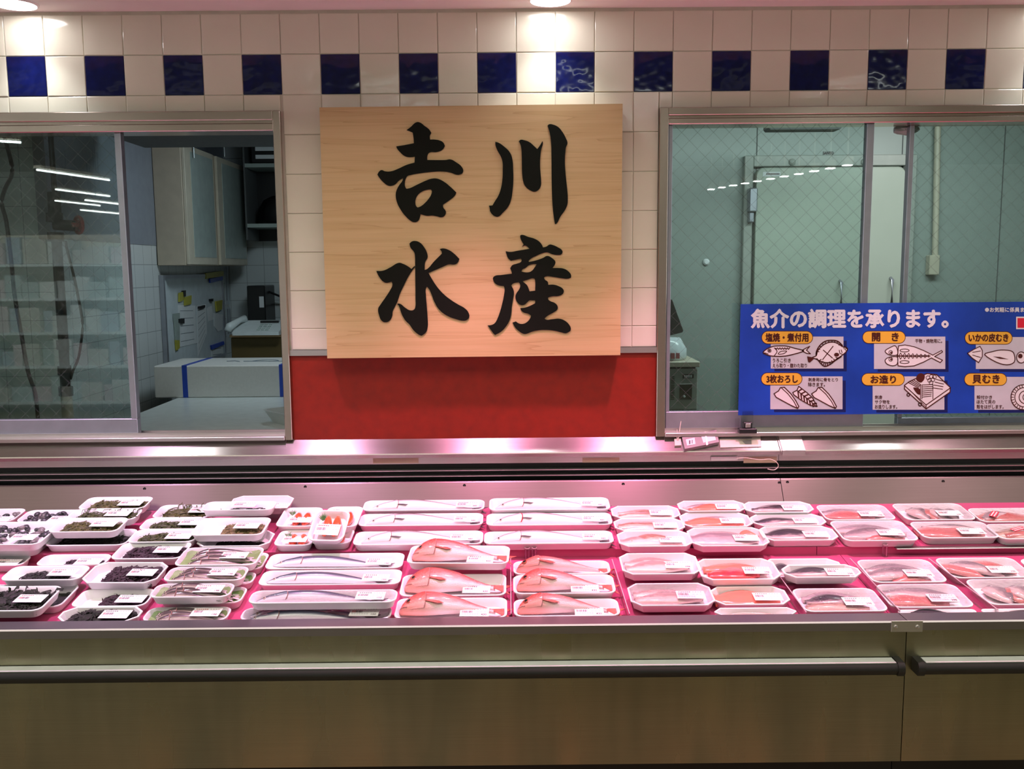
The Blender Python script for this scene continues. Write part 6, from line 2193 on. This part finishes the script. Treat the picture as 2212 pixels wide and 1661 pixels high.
MB().lathe((0, 0, 0), (0, -1, 0), [(0.020, -0.001), (0.020, 0.010), (0.012, 0.018), (0.001, 0.019)], 16).build('cap', M['note'], bt, smooth=True, angle=40)
p0, p1 = PY(1655, 268, 1.2), PY(1812, 282, 1.2)
vl = thing('ceiling_lamp_housing', 'dark lamp housing hanging behind the head of the right window', 'lamp', ((p0.x + p1.x) / 2, 1.2, p1.z))
w = (p1.x - p0.x) / 2
m = MB()
m.box((-w, -0.06, 0.0), (w, 0.06, 0.05), 0, 0.01)
m.box((-w * 0.6, -0.02, 0.05), (-w * 0.55, 0.02, 2.62 - p1.z))
m.box((w * 0.55, -0.02, 0.05), (w * 0.6, 0.02, 2.62 - p1.z))
m.build('housing', M['k_dark'], vl)
# machine, bag and dark hanging thing at the left edge
yM = 0.9
p0, p1 = PY(1400, 886, yM), PY(1508, 780, yM)
tb2 = thing('side_table', 'steel side table under the grey machine behind the right window', 'table', (p1.x - 0.25, yM + 0.2, 0.0))
zt2 = p0.z
bx('top', (-0.32, -0.30, zt2 - 0.03), (0.30, 0.25, zt2), M['k_steel'], tb2, 0.003)
for sx in (-0.29, 0.27):
    for sy in (-0.27, 0.22):
        bx('leg', (sx - 0.015, sy - 0.015, 0), (sx + 0.015, sy + 0.015, zt2 - 0.03), M['k_steel'], tb2)
mc = thing('packing_machine', 'grey machine with a dark control panel at the left of the right window', 'machine', ((p0.x + p1.x) / 2, yM + 0.15, zt2 + 0.0006))
w, h_ = (p1.x - p0.x) / 2, p1.z - zt2
G = M['cold_frame']
bx('body', (-w, -0.15, 0), (w, 0.18, h_ * 0.84), G, mc, 0.004)
bx('top_plate', (-w, -0.16, h_ * 0.88), (w + 0.008, 0.19, h_ * 0.99), M['cab_edge'], mc, 0.003)
bx('gap', (-w + 0.01, -0.14, h_ * 0.84), (w - 0.01, 0.17, h_ * 0.88), M['black'], mc)
u = lambda px: PY(px, 830, yM).x - mc.location.x
v = lambda py: PY(1470, py, yM).z - mc.location.z
m = MB()
for i in range(14):
    y = 813 + i * 3.7
    m.box((u(1449), -0.1512, v(y + 1.8)), (u(1457), -0.150, v(y)))
m.build('vent_slots', M['black'], mc)
bx('control_panel', (u(1468), -0.156, v(863)), (u(1495), -0.150, v(829)), M['black_plastic'], mc, 0.002)
m = MB().lathe((u(1478), -0.156, v(856)), (0, -1, 0), [(0.006, 0), (0.006, 0.006), (0.001, 0.007)], 10)
m.build('knob', M['note'], mc)
m = MB()
m.box((u(1474), -0.1535, v(817)), (u(1498), -0.150, v(808)), 0)
for i in range(5):
    m.box((u(1478 + i * 3.5), -0.1545, v(815.5)), (u(1480 + i * 3.5), -0.1535, v(810)), 1)
m.build('name_plate', [M['black_plastic'], M['note']], mc)
bg = thing('plastic_bag', 'pale plastic bag with red print lying on the grey machine', 'bag', (mc.location.x - 0.03, yM + 0.12, mc.location.z + h_ * 0.99 + 0.0006))
hb = PY(1450, 733, yM).z - bg.location.z
m = MB()
rnd = random.Random(2)
rs = []
for r, zz in ((0.95, 0.0), (1.05, 0.15), (1.0, 0.5), (0.85, 0.8), (0.7, 1.0)):
    rs.append([Vector((0.115 * r * math.cos(2 * PI * i / 16) + rnd.uniform(-0.006, 0.006), 0.09 * r * math.sin(2 * PI * i / 16) + rnd.uniform(-0.005, 0.005), hb * zz)) for i in range(16)])
m.rings(rs)
m.build('bag', M['board'], bg, smooth=True)
m = MB()
for i in range(4):
    x = -0.03 + i * 0.026
    m.box((x, -0.112 + 0.006 * i, 0.012), (x + 0.018, -0.088, 0.040))
m.build('red_print', M['valve_red'], bg)
p0 = PY(1445, 690, 0.45)
hx = thing('black_cloth', 'black cloth hanging at the left edge of the right window', 'cloth', p0)
a = [PY(x, y, 0.45) - p0 for x, y in ((1436, 640), (1452, 648), (1476, 714), (1474, 718), (1450, 724), (1430, 726), (1426, 640))]
MB().rings([a, [p + Vector((0, 0.03, 0)) for p in a]]).build('cloth', M['black_plastic'], hx)
hk = PY(1440, 640, 0.45) - p0
MB().tube([hk, hk + Vector((0, 0, 2.62 - p0.z - hk.z))], 0.006, 6).build('hook_rod', M['k_dark'], hx)
p0 = PY(1956, 283, 0.115)
wc_ = thing('white_cloth', 'crumpled white cloth stuffed under the head of the right window', 'cloth', p0)
m = MB()
rnd = random.Random(5)
rs = []
for k in range(7):
    x = -0.045 + 0.016 * k
    r = 0.022 * math.sin(PI * (0.12 + 0.76 * k / 6))
    rs.append([Vector((x + rnd.uniform(-0.002, 0.002), r * 1.2 * math.cos(2 * PI * i / 9) + rnd.uniform(-0.002, 0.002), 0.004 + r * math.sin(2 * PI * i / 9) + rnd.uniform(-0.003, 0.003))) for i in range(9)])
m.rings(rs)
m.build('cloth', M['note'], wc_)

# ------------------------------------------------------------------ the sales floor that the panes mirror
M['tube'] = emit('fluorescent_tube', (0.92, 1.0, 0.97), 13)
M['square_lamp'] = emit('square_lamp', (1.0, 1.0, 0.95), 26)
for i in range(11):
    t = i / 10
    x, y = 3.36 + 0.97 * t, -11.8 + 3.51 * t
    o = thing('square_lamp', 'square ceiling lamp of the row mirrored in the right window', 'ceiling light', (x, y, 2.96), group='row of square lamps on the sales floor ceiling')
    bx('housing', (-0.055, -0.055, -0.04), (0.055, 0.055, 0.06), M['cab_edge'], o)
    bx('rod', (-0.008, -0.008, 0.06), (0.008, 0.008, 0.46), M['cab_edge'], o)
    bx('lens', (-0.050, -0.050, -0.048), (0.050, 0.050, -0.041), M['square_lamp'], o)
def fitting(p, q, z):
    p, q = Vector((p[0], p[1], z)), Vector((q[0], q[1], z))
    c = (p + q) / 2
    l = (q - p).length / 2
    o = thing('fluorescent_fitting', 'long fluorescent ceiling fitting of the sales floor', 'ceiling light', c, rot=(0, 0, math.atan2((q - p).y, (q - p).x)), group='fluorescent fittings of the sales floor')
    bx('tray', (-l, -0.045, 0.02), (l, 0.045, 0.05), M['cab_edge'], o)
    if z < 3.3:
        for s in (-0.6, 0.6):
            bx('rod', (l * s - 0.004, -0.004, 0.05), (l * s + 0.004, 0.004, 3.42 - z), M['k_dark'], o)
    MB().tube([(-l, 0, 0.0), (l, 0, 0.0)], 0.010, 10).build('lamp_tube', M['tube'], o)


for p, q, z in (((-5.3, -6.95), (-5.02, -8.2), 2.8), ((-6.3, -9.45), (-6.08, -10.7), 2.8), ((-7.3, -11.5), (-7.1, -12.7), 2.8), ((-4.95, -4.3), (-4.32, -4.72), 2.8),
                ((-6.9, -11.5), (-6.7, -12.7), 2.65), ((-5.9, -9.45), (-5.7, -10.7), 2.65),
                ((-1.8, -6.6), (-0.6, -6.6), 3.37), ((0.6, -6.6), (1.8, -6.6), 3.37), ((3.0, -6.6), (4.2, -6.6), 3.37)):
    fitting(p, q, z)
gd = thing('shop_shelving', 'long shop shelving with packed goods mirrored faintly in the window panes', 'shelving', (-0.5, -7.3, 0.0))
bx('back', (-8.0, -0.35, 0.0), (0.5, -0.30, 2.1), M['cab_edge'], gd)
for z in (0.12, 0.55, 0.95, 1.35, 1.75):
    bx('shelf_board', (-8.0, -0.30, z - 0.03), (0.5, 0.10, z), M['k_white'], gd)
rnd = random.Random(11)
cols = [plain('goods_%s' % n, c, 0.4) for n, c in (('white', (0.62, 0.64, 0.62)), ('teal', (0.40, 0.48, 0.48)), ('pink', (0.58, 0.46, 0.48)), ('tan', (0.50, 0.47, 0.42)), ('blue', (0.36, 0.42, 0.50)))]
m = MB()
for z in (0.12, 0.55, 0.95, 1.35, 1.75):
    x = -7.9
    while x < 0.3:
        w = rnd.uniform(0.10, 0.26)
        m.box((x, -0.28, z), (x + w - 0.012, rnd.uniform(-0.02, 0.08), z + rnd.uniform(0.16, 0.32)), rnd.randrange(5))
        x += w
stuff(m.build('packed_goods', cols, gd))
